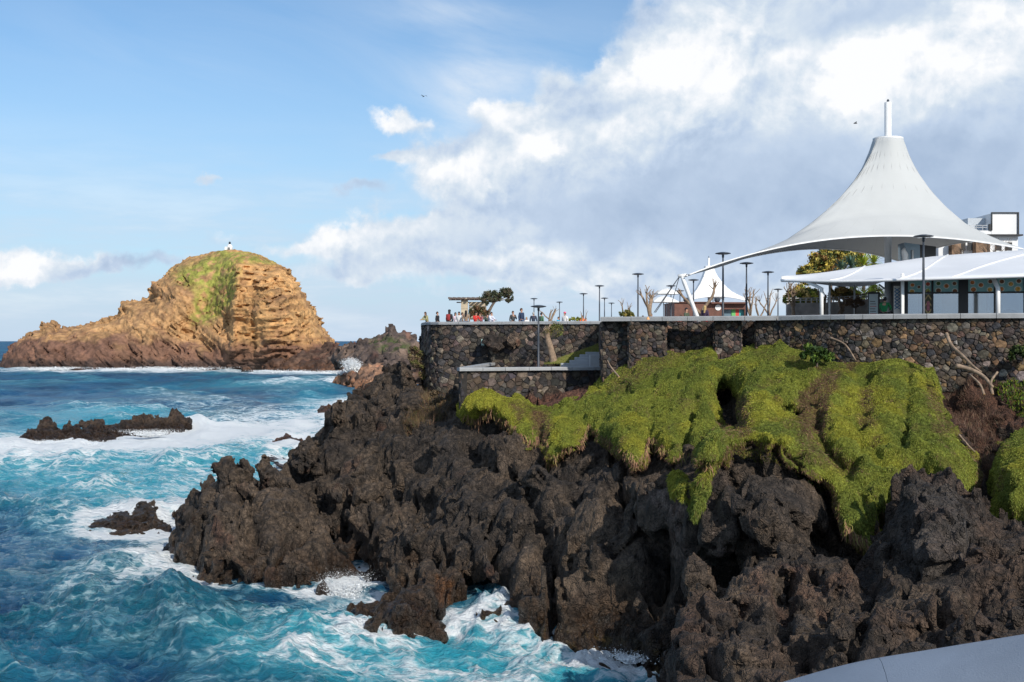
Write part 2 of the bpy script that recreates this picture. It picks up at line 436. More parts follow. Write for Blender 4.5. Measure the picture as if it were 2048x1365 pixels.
def eval_union(masses, Pw):
    f = None
    for m_ in masses:
        v = m_.f(Pw); f = v if f is None else np.maximum(f, v)
    return f
def volume_mesh(name, masses, box, vox, dispf, band=2.5, carve=(), fband=.8, cull=.35, hide=None):
    x0, x1, y0, y1, z0, z1 = box; B = 8; bs = B*vox
    nb = [int(math.ceil((b-a)/bs)) for a, b in ((x0, x1), (y0, y1), (z0, z1))]
    bc = np.stack(np.meshgrid(*[a+bs*(np.arange(n)+.5) for a, n in zip((x0, y0, z0), nb)], indexing='ij'), -1).reshape(-1, 3).astype(np.float32)
    fb_ = eval_union(masses, bc)
    act = np.where(np.abs(fb_) < band+bs*.87)[0]
    arr = np.repeat(np.repeat(np.repeat(np.where(fb_ > 0, -1., 1.).astype(np.float32).reshape(nb), B, 0), B, 1), B, 2)
    loc = (np.stack(np.meshgrid(*[np.arange(B)]*3, indexing='ij'), -1).reshape(-1, 3)+.0)*vox
    org = bc[act]-bs*.5
    ch = 700
    view = arr.reshape(nb[0], B, nb[1], B, nb[2], B)
    ii, jj, kk = np.unravel_index(act, nb)
    def work(c):
        o = org[c:c+ch]; Pw = (o[:, None, :]+loc[None]).reshape(-1, 3).astype(np.float32)
        f = eval_union(masses, Pw)
        near = np.abs(f) < band
        if near.any():
            Pn = Pw[near]; fn = f[near]+dispf(Pn); nr_ = np.abs(fn) < fband; fn[nr_] += dispf(Pn[nr_], True)
            for (path, rad) in carve:
                dd = np.full(len(Pn), 1e9, np.float32)
                for a, b in zip(path[:-1], path[1:]):
                    a = np.array(a, np.float32); b = np.array(b, np.float32); ab = b-a
                    t = np.clip(((Pn-a)@ab)/(ab@ab+1e-9), 0, 1); dd = np.minimum(dd, np.linalg.norm(Pn-a-t[:, None]*ab, axis=1))
                fn = np.minimum(fn, dd-rad)
            f[near] = fn
        view[ii[c:c+ch], :, jj[c:c+ch], :, kk[c:c+ch], :] = np.clip(-f, -vox*4, vox*4).reshape(-1, B, B, B)
    with ThreadPoolExecutor(4) as ex: list(ex.map(work, range(0, len(act), ch)))
    arr = np.where(np.abs(arr) >= .99, np.sign(arr)*vox*4, arr) if vox*4 < 1 else arr
    arr[0] = arr[-1] = vox*4; arr[:, 0] = arr[:, -1] = vox*4; arr[:, :, 0] = arr[:, :, -1] = vox*4
    g = vdb.FloatGrid(); g.background = vox*4; g.copyFromArray(np.ascontiguousarray(arr)); g.gridClass = vdb.GridClass.LEVEL_SET
    p, q = g.convertToQuads(0.0)
    p = p*vox+np.array([x0, y0, z0]); q = q[:, ::-1]
    # drop small crumbs floating in the air
    lab = np.arange(len(p))
    for _ in range(60):
        m_ = lab[q].min(1); new = lab.copy(); np.minimum.at(new, q.ravel(), np.repeat(m_, 4)); new = new[new]
        if (new == lab).all(): break
        lab = new
    u, inv, cnt = np.unique(lab, return_inverse=True, return_counts=True)
    if _ < 59 or True:
        # merge labels that did not finish spreading: keep everything that belongs to a large label
        keep = cnt[inv] > (150 if name.startswith(('long', 'green', 'cliff')) else max(220, .12*cnt.max()))
        fk = keep[q].all(1); q = q[fk]; idx = -np.ones(len(p), np.int64); used = np.unique(q); idx[used] = np.arange(len(used)); p = p[used]; q = idx[q]
    if cull is not None:      # what faces steeply away from the bay is never seen from any path round it
        vn = vnormals(p, q); fn_ = vn[q].mean(1); fc = p[q].mean(1)-np.array([0, 0, H]); fc /= np.linalg.norm(fc, axis=1)[:, None]
        q = q[(fn_*fc).sum(1) < cull]; idx = -np.ones(len(p), np.int64); used = np.unique(q); idx[used] = np.arange(len(used)); p = p[used]; q = idx[q]
    if hide is not None:
        q = q[~hide(p)[q].all(1)]; idx = -np.ones(len(p), np.int64); used = np.unique(q); idx[used] = np.arange(len(used)); p = p[used]; q = idx[q]
    print('%s: %d verts, t=%.1f' % (name, len(p), time.time()-T0))
    return p.astype(np.float32), q.astype(np.int32)
def vnormals(p, q):
    n = np.cross(p[q[:, 2]]-p[q[:, 0]], p[q[:, 3]]-p[q[:, 1]]); vn = np.zeros_like(p)
    for i in range(4): np.add.at(vn, q[:, i], n)
    return vn/np.maximum(np.linalg.norm(vn, axis=1), 1e-9)[:, None]
def pix(P_):
    return 1024+P_[:, 0]/P_[:, 1]*F, 683-(P_[:, 2]-H)/P_[:, 1]*F

def slab(P_, sc_):
    return .38+.80*smooth01(fbm(P_, 4.2*sc_, 2, off=21.3), -.35, .25)
def lava_disp(sc_=1.0, amp=1.0, tall=1.8):
    def fn(P_, fine=False):
        Q = P_.copy(); Q[:, 2] /= tall
        if not fine:
            w1 = fbm(Q, 4.4*sc_, 2, off=3.1)*.45*sc_
            Q2 = Q+np.stack([w1, -w1*.7, w1*.5], 1)
            r1 = .78*(.42-np.abs(perlin(Q2[:, 0]/(4.6*sc_), Q2[:, 1]/(4.6*sc_), Q2[:, 2]/(6.2*sc_)))*2.1)      # sharp ribs
            r2 = .34*(.42-np.abs(perlin(Q2[:, 0]/(1.9*sc_)+4, Q2[:, 1]/(1.9*sc_)-9, Q2[:, 2]/(2.9*sc_)))*2.1)
            f1, f2, idv, pl = worley8(Q2, 2.3*sc_, 5)
            fac = 1.25*pl+(idv-.5)*.6-.7*np.exp(-((f2-f1)/.06)**2)
            gl = -1.05*np.exp(-(perlin(Q2[:, 0]/(3.3*sc_)+8, Q2[:, 1]/(3.3*sc_), Q2[:, 2]/(8*sc_))/.06)**2)
            return (r1+r2+fac*.8*slab(P_, sc_)+gl)*sc_*amp
        w1 = fbm(Q, 1.3*sc_, 2, off=6.1)*.16*sc_
        Q2 = Q+np.stack([w1, w1*.6, -w1*.8], 1)
        f1, f2, idv, pl = worley8(Q2, .82*sc_, 77)
        fac = .52*pl+(idv-.5)*.24-.26*np.exp(-((f2-f1)/.09)**2)
        r3 = .15*(.35-np.abs(perlin(Q2[:, 0]/(.62*sc_), Q2[:, 1]/(.62*sc_), Q2[:, 2]/(.95*sc_)))*2)
        pit = -.26*smooth01(fbm(Q, .55*sc_, 2, .6, 14.4), .2, .75)-.16*np.exp(-(perlin(Q2[:, 0]/(.8*sc_)+40, Q2[:, 1]/(.8*sc_), Q2[:, 2]/(1.5*sc_))/.06)**2)
        return ((fac+r3+pit)*slab(P_, sc_)+.12*(.3-np.abs(perlin(Q[:, 0]/(.30*sc_), Q[:, 1]/(.30*sc_), Q[:, 2]/(.40*sc_)))*2)+.05*fbm(Q, .2*sc_, 1, .6, 4.4))*sc_*amp
    return fn

# ---- colours
LAVA = np.array([.058, .044, .034]); LAVA2 = np.array([.105, .075, .052]); LAVAD = np.array([.026, .022, .021]); RED = np.array([.11, .045, .028])
def lava_col(P_, n):
    c = np.repeat(LAVA[None], len(P_), 0)
    a = smooth01(fbm(P_, 5.0, 3, off=2.2), -.25, .45)[:, None]; c = c*(1-a)+LAVA2*a
    b = smooth01(fbm(P_, 1.7, 3, off=8.8), .15, .7)[:, None]; c = c*(1-b*.6)+LAVAD*b*.6
    r = smooth01(fbm(P_, 3.1, 3, off=15.5), .35, .8)[:, None]; c = c*(1-r*.45)+RED*r*.45
    d_ = smooth01(fbm(P_, .9, 2, off=5.5), .35, .9)[:, None]; c = c*(1-d_*.35)+np.array([.17, .13, .10])*d_*.35
    # brown seaweed and pale barnacle crust just above the water
    z_ = P_[:, 2]+fbm(P_, 1.2, 2)*.5
    s = (smooth01(z_, 2.6, 1.0)*smooth01(fbm(P_, .8, 3, off=1.1), -.4, .3))[:, None]; c = c*(1-s*.6)+np.array([.085, .045, .022])*s*.6
    return c

LEAF_TOP = 632
cliff_pts = [(440,940,66),(530,935,67),(380,1030,63),(345,1150,60.5),(370,1190,59),(450,1190,58),(540,1190,57),(640,1185,57),(560,1060,60),(480,1050,60.5),
 (450,1450,56),(600,1450,54),(600,900,71),(670,820,75),(760,770,79),(830,750,81),(700,900,70),(640,1000,65),(700,1080,62),(740,1170,58.5),(760,1260,54),
 (850,830,70),(900,900,64),(800,950,66),(820,1050,60),(850,1130,56),(950,850,67),(1000,950,60),(1000,1050,56),(950,1130,54),(1000,1260,50),(920,1240,52),
 (1100,900,60),(1100,1000,55),(1100,1100,52),(1100,1290,47.5),(1200,1000,53),(1200,1150,49.5),(1200,1300,46.5),(1300,960,52),(1300,1100,48),(1330,1340,43.8),(1330,1200,47),
 (930,806,64.6),(1050,812,64.8),(1180,778,65),(850,790,78),(868,804,76),(893,812,70),(1300,745,64),(1500,725,61),(1700,752,57.5),(1900,762,56),(2048,762,55),(2250,760,54),
 (1400,900,53),(1500,870,51),(1600,850,51),(1700,900,50),(1800,900,49),(1900,900,48.5),(2048,900,47),(2250,900,46),(1400,1000,48),(1500,1000,46),(1600,1000,46),(1700,1050,45),(1850,1050,45),(2000,1050,44),(2200,1050,43),
 (1450,1200,46),(1600,1200,45),(1400,1300,44),(1800,1300,42),(2100,1300,41),(800,1500,46),(1100,1500,46),(1500,1500,42),(2200,1500,38)]
cliff_poly = [(333,1160),(338,1125),(352,1090),(362,1060),(366,1030),(375,1018),(388,1022),(398,1003),(420,996),(438,974),(450,962),(475,962),(500,975),(520,982),(550,975),(573,970),(589,945),(598,920),(622,905),(640,890),(660,862),(668,835),(690,826),(704,812),(718,788),
 (735,778),(757,768),(762,756),(780,744),(797,752),(801,734),(816,738),(824,756),(842,772),(858,790),(890,800),(926,802),(1050,802),(1190,765),(1215,742),(1280,722),(1420,715),(1530,715),(1640,718),(1760,738),(1960,742),(2250,742),(2350,742),(2350,1700),(1300,1700),(300,1700)]
ridge_st = [([(600,960),(640,1020),(690,1090),(730,1130)], 22, -2.6), ([(760,830),(830,880),(850,930)], 26, -1.3), ([(1060,1010),(1090,1080),(1105,1180),(1110,1240)], 14, -1.6),
 ([(1290,990),(1300,1080),(1330,1180)], 24, -1.6), ([(930,905),(1000,950),(1080,990)], 10, -1.1), ([(560,985),(540,1060),(560,1120)], 30, .9), ([(440,990),(415,1100)], 20, 1.1), ([(500,1000),(505,1090)], 9, -1.3), ([(430,1110),(470,1150)], 8, -1.0), ([(590,1060),(560,1130)], 9, -1.1), ([(400,1040),(380,1130)], 8, -.9), ([(520,1030),(540,1000),(560,1000)], 9, -.8), ([(470,1040),(465,1120)], 18, .9), ([(620,1130),(640,1170)], 14, .8), ([(540,1150),(560,1180)], 14, .8),
 ([(900,1000),(960,1010),(1040,1040)], 32, 1.2), ([(1030,1130),(1040,1200)], 34, 1.3), ([(1180,980),(1200,1080),(1190,1160)], 30, 1.2), ([(700,960),(760,1040),(800,1100)], 34, 1.0),
 ([(1260,900),(1230,960)], 26, .8), ([(640,1085),(610,1130)], 26, .9), ([(470,1120),(500,1150)], 24, .7), ([(850,1010),(800,1000),(780,960)], 15, -1.5), ([(960,880),(1020,910),(1060,950)], 22, 1.2),
 ([(1460,780),(1450,860)], 28, -2.0), ([(1380,1010),(1400,1120)], 30, -1.4), ([(1900,760),(1960,850),(1970,960),(1990,1060)], 45, -1.5), ([(870,1150),(900,1190),(940,1180),(1000,1210)], 30, -2.2), ([(700,1140),(760,1150)], 22, -1.6)]
cliff_D = strokes(tps(cliff_pts), ridge_st)
green_poly = [(912,828),(925,808),(940,800),(965,783),(1000,790),(1040,797),(1062,815),(1085,815),(1100,826),(1130,806),(1165,803),(1195,775),(1222,742),(1245,716),(1290,700),(1340,714),(1385,706),(1420,690),(1438,722),(1462,716),(1482,703),(1500,686),(1560,688),(1600,700),(1650,722),(1690,727),(1740,722),(1800,716),(1850,730),(1872,760),(1882,810),(1892,845),(1930,890),(1958,930),(1952,980),(1932,1000),(1905,985),(1870,962),(1838,958),(1803,975),(1785,1005),(1762,1030),(1756,1070),(1737,1096),(1712,1082),(1686,1060),(1676,1010),(1665,975),(1625,945),(1590,925),(1560,892),(1500,885),(1458,893),(1443,925),(1418,938),(1400,925),(1378,905),(1360,920),(1320,905),(1298,880),(1288,925),(1268,935),(1240,905),(1205,878),(1178,858),(1165,893),(1130,900),(1106,926),(1092,905),(1088,870),(1062,893),(1040,880),(1012,848),(985,830),(965,832),(952,850),(930,838)]
hole_polys = [[(1425,790),(1440,770),(1462,775),(1478,800),(1490,850),(1480,875),(1455,868),(1432,840)], [(1552,822),(1575,812),(1600,825),(1602,838),(1580,840)], [(1640,760),(1650,790),(1645,850),(1630,830)]]
e_green = poly_sd(green_poly)
for h_ in hole_polys[:2]: e_green = np.minimum(e_green, -poly_sd(h_))
cliff_D = cliff_D+.75*smooth01(e_green, 2, 18)+1.6*smooth01(-poly_sd(green_poly)*0+poly_sd(hole_polys[0]), -10, 12)+1.2*smooth01(poly_sd(hole_polys[1]), -6, 8)
M_cliff = Mass(cliff_poly, None, 30, 2.2, D=cliff_D)
bulge_poly = [(1432,905),(1445,888),(1500,890),(1560,895),(1605,925),(1655,955),(1690,995),(1708,1040),(1715,1090),(1740,1130),(1640,1160),(1560,1140),(1500,1150),(1430,1150),(1370,1120),(1310,1075),(1285,1020),(1300,985),(1360,960),(1400,950)]
bulge_pts = [(1450,900,46),(1580,920,46),(1660,980,44.5),(1700,1060,43),(1500,980,42.6),(1590,1020,42.2),(1400,1040,44),(1320,1040,46.5),(1460,1100,42.6),(1600,1120,42.6),(1680,1120,42.5),(1350,1100,45.5),(1500,1140,43.5),(1500,1200,43.5)]
M_bulge = Mass(bulge_poly, bulge_pts, 7, 1.8, st=[([(1470,960),(1540,1010),(1620,1060),(1660,1100)], 16, -.7), ([(1400,980),(1360,1060)], 14, -.6)])
pil_poly = [(800,1140),(825,1118),(870,1120),(915,1150),(912,1225),(903,1280),(892,1350),(805,1365),(725,1350),(696,1300),(700,1240),(722,1218),(745,1232),(768,1208),(784,1206),(797,1185)]
pil_pts = [(720,1260,47.8),(760,1280,47),(800,1295,46.2),(880,1255,49),(860,1200,50.5),(840,1150,53),(800,1220,49.5),(740,1240,48.5),(800,1400,45.8),(720,1330,47.6),(890,1330,48.6)]
M_pil = Mass(pil_poly, pil_pts, 4.5, .9)
carves = [([at(930,1205,51.5), at(985,1215,52.5), at(960,1200,57)], 1.0), ([at(1395,1190,46), at(1500,1195,47), at(1560,1180,47)], 1.2),
          ([at(610,975,66), at(660,1045,64.5), at(715,1100,62)], .75), ([at(735,1185,59), at(790,1190,58)], 1.0), ([at(1575,835,50.5), at(1590,838,52)], .5)]
carves = [([tuple(v) for v in p_], r_) for p_, r_ in carves]


mat_lava = attr_mat('lava_rock', .82, .50, 3.4, .25, 5.0, .40, wet=True, cracks=True)

def hide_cliff(P_):      # deep under the plants, under water or behind the wall cores
    px_, py_ = pix(P_); fx = (px_-IX0)/IST; fy = (py_-IY0)/IST
    return ((bil(e_green, fx, fy) > 22) & (P_[:, 2] > 3)) | (P_[:, 2] < -.55) | (px_ > 2360) | ((px_ > 1230) & (P_[:, 1] > 68))
p, q = volume_mesh('cliff', [M_cliff, M_bulge, M_pil], (-24, 34, 41, 92, -1.2, 12.2), .13, lava_disp(1.0, .95), 2.0, carve=carves, cull=.3, hide=hide_cliff)
n_ = vnormals(p, q); col = lava_col(p, n_)
px_, py_ = pix(p)
def blend(c, wgt, new): wgt = wgt[:, None]; return c*(1-wgt)+np.array(new)*wgt
def region(pts, soft=10.0): return smooth01(poly_sd(pts, px_, py_)+fbm(p, 1.2, 3)*soft*1.2, -soft, soft)
soil = region([(1885,735),(1960,730),(2048,790),(2300,800),(2300,1000),(2010,1010),(1985,980),(1960,940),(1925,870),(1890,830)])*smooth01(n_[:, 2], -.4, .1)
col = blend(col, soil, [.085, .040, .024])
soil2 = region([(1035,792),(1100,785),(1190,765),(1215,780),(1170,800),(1100,815),(1050,830)], 6); col = blend(col, soil2, [.16, .075, .05])
und = region([(1270,985),(1340,960),(1430,900),(1460,1000),(1480,1100),(1530,1130),(1400,1150),(1300,1080)], 14)*smooth01(fbm(p, .8, 3, off=3), -.2, .5); col = blend(col, und*.55, [.20, .15, .125])
base_y = region([(905,1190),(1000,1235),(1150,1260),(1330,1290),(1330,1380),(900,1320)], 8)*smooth01(fbm(p, .35, 3, off=3), .0, .7)*smooth01(p[:, 2], 2.2, 1.0); col = blend(col, base_y*.7, [.20, .13, .035])
orange = region([(872,1150),(905,1165),(905,1210),(880,1215)], 6); col = blend(col, orange*.7, [.22, .095, .035])
ochre = region([(690,860),(760,880),(760,905),(700,900)], 8)*.0; 
me = np_mesh('cliff', p, q, False); set_col(me, col)
cliff = link('cliff', me, mat_lava); tag(cliff, 'dark brown lava cliff with ribs, crevices and a small cave falling from the stone walls to the sea', kind='structure')
CLP, CLQ = p, q; CONTACT = [p]

# ---- nearer rocks at the lower right
fore_poly = [(1335,1700),(1338,1330),(1350,1285),(1362,1240),(1388,1215),(1382,1150),(1398,1138),(1420,1160),(1440,1200),(1470,1180),(1490,1140),(1530,1118),(1600,1108),(1648,1128),(1690,1118),(1712,1150),(1735,1150),(1745,1090),(1765,1045),(1790,1010),(1806,972),(1830,958),(1858,968),(1880,962),(1900,962),(1925,985),(1948,1010),(1960,1045),(1990,1065),(2050,1062),(2150,1050),(2350,1040),(2350,1700)]
fore_pts = [(1400,1150,37.5),(1400,1300,33.5),(1500,1160,38),(1600,1130,38),(1700,1150,37),(1550,1250,34),(1700,1300,30.5),(1850,980,39),(1850,1080,36),(1780,1060,38),(1920,1000,38.5),(1950,1100,35.5),(2048,1100,35),(2000,1300,29.5),(1700,1450,28),(1400,1500,30),(2200,1300,28),(2000,1500,26),(1340,1400,31.5),(1850,1200,33)]
fore_st = [([(1570,1160),(1560,1260),(1600,1340)], 15, -1.2), ([(1730,1150),(1740,1230),(1700,1330)], 14, -1.3), ([(1640,1150),(1650,1250)], 12, -.7), ([(1660,1190),(1680,1260)], 26, .9), ([(1480,1180),(1480,1300)], 30, .8), ([(1830,1000),(1860,1100)], 30, 1.0), ([(1960,1180),(1930,1280)], 14, -1.1), ([(1900,1190),(1890,1260)], 26, .8), ([(1540,1140),(1530,1200)], 24, .7),([(1690,1135),(1700,1165)], 20, .8), ([(1780,1110),(1840,1150),(1960,1130)], 12, -1.0)]
M_fore = Mass(fore_poly, fore_pts, 9, 1.5, fore_st)
p, q = volume_mesh('foreground_rocks', [M_fore], (3.8, 21, 23, 48, .2, 8.6), .085, lava_disp(.62, 1.0, 1.8), 1.3, fband=.5, cull=.3, hide=lambda P_: (pix(P_)[0] > 2350) | (pix(P_)[1] > 1520))
n_ = vnormals(p, q); col = lava_col(p*1.3, n_)*1.0; px_, py_ = pix(p)
a = smooth01(fbm(p, 2.4, 3, off=7.7), -.2, .4); col = blend(col, a*.55, [.095, .058, .040])
b = region([(1800,960),(1900,960),(1960,1060),(1900,1150),(1830,1160),(1800,1060)], 12); col = blend(col, b*.5, [.075, .066, .060])
me = np_mesh('foreground_rocks', p, q, False); set_col(me, col)
o = link('lava_outcrop', me, mat_lava); tag(o, 'jagged ribbed brown lava rocks in front of the cliff at the lower right', 'rock outcrop', kind='thing')
# spires standing on the ridge of the headland, in the shapes they have there


# ---- single rocks in the sea
def sea_rock(poly, pts, vox, label, sc_=.5, tint=(1, 1, 1), thick=5.0, amp=1.0, rnd=1.0, group=None, z1=None, pad=2.0, zlo=-1.2, tall=1.0):
    if zlo < 0:
        cy = np.mean([p_[1] for p_ in poly]); ext = F*1.3/np.mean([c_[2] for c_ in pts]); poly = [(x_, y_+(ext if y_ > cy+(max(p_[1] for p_ in poly)-cy)*.35 else 0)) for x_, y_ in poly]
    return sea_rock0(poly, pts, vox, label, sc_, tint, thick, amp, rnd, group, z1, pad, zlo, tall)
def sea_rock0(poly, pts, vox, label, sc_=.5, tint=(1, 1, 1), thick=5.0, amp=1.0, rnd=1.0, group=None, z1=None, pad=2.0, zlo=-1.2, tall=1.0):
    ms = Mass(poly, pts, thick, rnd)
    pp = np.array(poly, float); Ds = np.array([c[2] for c in pts])
    xa = min(((pp[:, 0].min()-1024)/F*D) for D in (Ds.min(), Ds.max()+thick)); xb = max(((pp[:, 0].max()-1024)/F*D) for D in (Ds.min(), Ds.max()+thick))
    zt = H+max((683-pp[:, 1].min())/F*D for D in (Ds.min(), Ds.max()+thick))
    p, q = volume_mesh(label[:20], [ms], (xa-pad, xb+pad, Ds.min()-pad, Ds.max()+thick+pad, zlo, zt+pad), vox, lava_disp(sc_, amp, tall), 2.4*sc_+vox)
    CONTACT.append(p)
    n_ = vnormals(p, q); me = np_mesh('rock', p, q, False); set_col(me, lava_col(p/max(sc_, .3)*.7, n_)*np.array(tint))
    o = link('sea_rock', me, mat_lava); tag(o, label, 'rock', group); return o, p, q
def wl(py): return H*F/(py-683)
sea_rock([(158,1085),(162,1060),(180,1044),(205,1038),(228,1030),(240,1022),(262,1030),(270,1010),(307,1006),(314,1038),(342,1056),(342,1085),(250,1100)],
         [(170,1075,wl(1078)),(250,1080,wl(1082)),(330,1070,wl(1076)),(250,1035,76),(290,1025,77),(200,1050,75),(250,1130,71)], .11, 'low dark rock standing alone in the blue water left of the headland', .34, amp=.75, rnd=.5)
D0 = wl(880)
sea_rock([(18,905),(25,878),(50,866),(70,856),(84,842),(100,837),(108,848),(125,860),(138,845),(145,854),(160,845),(180,848),(185,842),(205,842),(215,856),(232,848),(255,840),(262,850),(268,834),(290,829),(320,834),(338,838),(345,820),(355,823),(372,837),(384,840),(382,862),(340,870),(290,872),(250,880),(200,884),(150,890),(100,905),(60,915)],
         [(30,900,wl(890)),(100,880,wl(882)),(200,870,wl(876)),(290,860,wl(868)),(360,850,wl(862)),(200,930,wl(890)),(350,900,wl(868)),(100,840,152),(350,830,162),(200,845,155)], .2, 'long jagged reef with breaking white surf at the left', .34, thick=2.6, rnd=.4, amp=1.5, tint=(.85, .78, .75), tall=2.2)
sea_rock([(538,895),(545,884),(560,878),(572,870),(588,878),(605,882),(612,892),(600,902),(560,904)], [(545,890,wl(892)),(600,890,wl(894)),(575,905,wl(898)),(575,875,142)], .14, 'small brown rock in white foam beyond the headland spikes', .4, tint=(1.8, 1.3, 1.1), thick=4)
sea_rock([(532,918),(545,910),(565,912),(585,918),(600,920),(600,945),(570,948),(552,930)], [(535,915,wl(928)),(590,940,wl(945)),(565,915,128)], .14, 'low dark rock touching the back of the headland spikes', .3, amp=.45, tint=(1.2, 1.0, .95), thick=5)
sea_rock([(632,828),(640,812),(650,808),(662,816),(668,808),(680,814),(700,824),(690,838),(640,836)], [(640,822,wl(824)),(690,826,wl(830)),(660,812,210),(660,840,wl(832))], .25, 'two small brown rocks in surf left of the dark cliff shoulder', .55, tint=(2.2, 1.6, 1.3), thick=8)

def spire(poly, D, label, sc_=.26, thick=1.6):
    pts = [(x_, y_, D) for x_, y_ in poly[::2]]+[(sum(p_[0] for p_ in poly)/len(poly), sum(p_[1] for p_ in poly)/len(poly), D-.5)]
    o, p, q = sea_rock(poly, pts, .085, label, sc_, (1, 1, 1), thick, .9, .4, zlo=1.5, pad=.8); o['category'] = 'rock spire'; o.name = 'rock_spire'; return o
spire([(421,924),(432,927),(440,930),(444,919),(455,913),(466,919),(474,931),(486,938),(500,966),(520,1008),(470,1038),(428,998),(438,960)], 66.2, 'hooked rock horn at the left end of the headland crest')
spire([(484,940),(481,923),(490,918),(498,927),(508,943),(512,960),(505,983),(488,973)], 66.6, 'narrow leaning rock tooth beside the hooked horn')
spire([(520,973),(514,931),(522,921),(530,913),(538,923),(545,935),(556,945),(566,962),(575,988),(550,1008),(525,998)], 66.8, 'tall pointed rock spike in the middle of the headland crest', thick=2)
spire([(583,933),(588,908),(594,898),(606,886),(618,883),(630,886),(640,898),(636,933),(600,953)], 69.5, 'blunt rock knob right of the pointed spike', thick=2)
spire([(658,843),(661,818),(670,806),(684,805),(690,811),(692,843),(675,855)], 73, 'square topped rock knob against the sea', thick=2)
spire([(798,755),(800,735),(804,724),(814,729),(822,741),(826,758),(812,765)], 80, 'small upright rock stump near the foot of the rounded wall', thick=1.6)
spire([(360,1058),(364,1028),(372,1014),(384,1016),(388,1033),(386,1060),(372,1068)], 63.2, 'rounded rock knob on the left shoulder of the headland', thick=2)
# ---- islet with its orange strata
isl_poly = [(-6,770),(-4,730),(20,703),(38,683),(55,668),(82,663),(85,652),(107,652),(110,661),(125,665),(145,658),(195,648),(243,635),(250,623),(243,616),(246,607),(300,603),(308,590),(303,578),(306,567),(330,558),(335,547),(345,537),(380,517),(395,514),(435,502),(452,499),(480,503),(520,513),(548,526),(573,539),(577,550),(584,560),(597,572),(602,590),(614,605),(627,620),(630,637),(642,655),(654,670),(672,690),(700,712),(722,745),(722,770)]
isl_pts = [(0,735,520),(100,700,512),(200,690,508),(300,700,504),(400,720,500),(530,735,494),(640,735,500),(540,560,500),(540,640,492),(480,540,512),(470,640,500),(420,600,520),(400,660,514),(330,600,520),(250,650,518),(450,510,528),(350,550,530),(600,640,500),(650,700,508),(720,745,520),(300,800,503),(560,800,493),(580,545,512),(100,662,522),(530,525,520)]
isl_st = [([(478,535),(470,600),(465,700)], 9, 7), ([(440,530),(420,600),(380,660)], 22, -6), ([(340,560),(380,630),(460,700)], 14, 4), ([(560,600),(540,700)], 30, 5), ([(505,540),(505,700)], 5, -2.5), ([(240,640),(330,670),(440,720)], 10, 3)]
M_isl = Mass(isl_poly, isl_pts, 60, 16, isl_st)
def strata_L(P_, th, wv):
    return P_[:, 2]*math.cos(th)+P_[:, 0]*math.sin(th)*.9+wv, P_[:, 0]*math.cos(th)-P_[:, 2]*math.sin(th)
def saw(s): 
    f_ = s-np.floor(s); return f_**1.6-.4
def strata_disp(P_, fine=False):
    if fine: return .45*fbm(P_, 1.5, 2)
    px_, py_ = pix(P_)
    t = smooth01(px_+fbm(P_, 14, 2)*14, 440, 475)
    wv = fbm(P_, 24, 3)*2.6; cr_ = perlin(P_[:, 0]/9+5, P_[:, 1]/9, P_[:, 2]/30)*.6
    tot = 0
    for th, wg in ((R(36), 1-t), (R(-5), t)):
        L, xx = strata_L(P_, th, wv)
        a = 1.9*saw(L/3.4+.5*perlin(xx/15, P_[:, 1]/20, L/7)) if th < 0 else 1.3*saw(L/4.2+.6*perlin(xx/18, P_[:, 1]/20, L/9))
        b_ = .75*saw(L/1.35+.6*perlin(xx/8+9, P_[:, 1]/9, L/4)); c = 1.6*perlin(L/6.5+7, xx/45, P_[:, 1]/45)
        gap = -2.8*np.exp(-(perlin(L/4.6+3, xx/34, P_[:, 1]/30)/.06)**2)*smooth01(fbm(P_, 9, 2, off=4), -.2, .3)
        tot = tot+wg*(a+b_+c+gap)
    m_ = 1.7*billow(P_, 15, 3, .5); cr = -1.0*np.exp(-(perlin(P_[:, 0]/6.0+cr_, P_[:, 1]/6.0, P_[:, 2]/26)/.05)**2)
    veg = smooth01(P_[:, 2], 43, 47); g_ = smooth01(poly_sd([(380,530),(455,512),(475,530),(465,620),(405,650),(375,625)], px_[:], py_[:]), -10, 12)
    return (tot*(1-.55*g_)+m_*(1-.3*g_)+cr+.5*fbm(P_, 3.2, 2))*(1-.6*veg)
p, q = volume_mesh('islet', [M_isl], (-245, -50, 478, 592, -3, 54), .66, strata_disp, 8.0)
n_ = vnormals(p, q); px_, py_ = pix(p)
t = smooth01(px_, 380, 520); th = np.radians(34*(1-t)-4*t); L = p[:, 2]*np.cos(th)+p[:, 0]*np.sin(th)*.9+fbm(p, 22, 3)*2.2
col = np.repeat(np.array([[.47, .27, .115]]), len(p), 0)
band = perlin(L/1.7, p[:, 0]/40, p[:, 1]/40); col = blend(col, smooth01(band, .05, .5)*.6, [.52, .31, .14]); col = blend(col, smooth01(-band, .1, .5)*.55, [.29, .15, .075])
def reg2(pts, soft=10.0): return smooth01(poly_sd(pts, px_, py_)+fbm(p, 9., 4)*soft*1.1, -soft, soft)
leftb = reg2([(-10,600),(240,600),(330,540),(440,500),(470,520),(440,620),(470,700),(480,760),(-10,760)], 16); col = blend(col, leftb*.35, [.30, .185, .105])
col = blend(col, smooth01(fbm(p, 7, 4, off=2), .1, .6)*.4, [.20, .115, .075])
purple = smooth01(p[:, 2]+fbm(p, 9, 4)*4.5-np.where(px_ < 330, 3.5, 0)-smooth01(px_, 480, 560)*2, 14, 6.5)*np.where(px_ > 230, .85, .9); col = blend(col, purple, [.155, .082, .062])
col = blend(col, smooth01(p[:, 2]+fbm(p, 5, 3)*1.5, 5.5, 2.5)*.85, [.055, .04, .035])
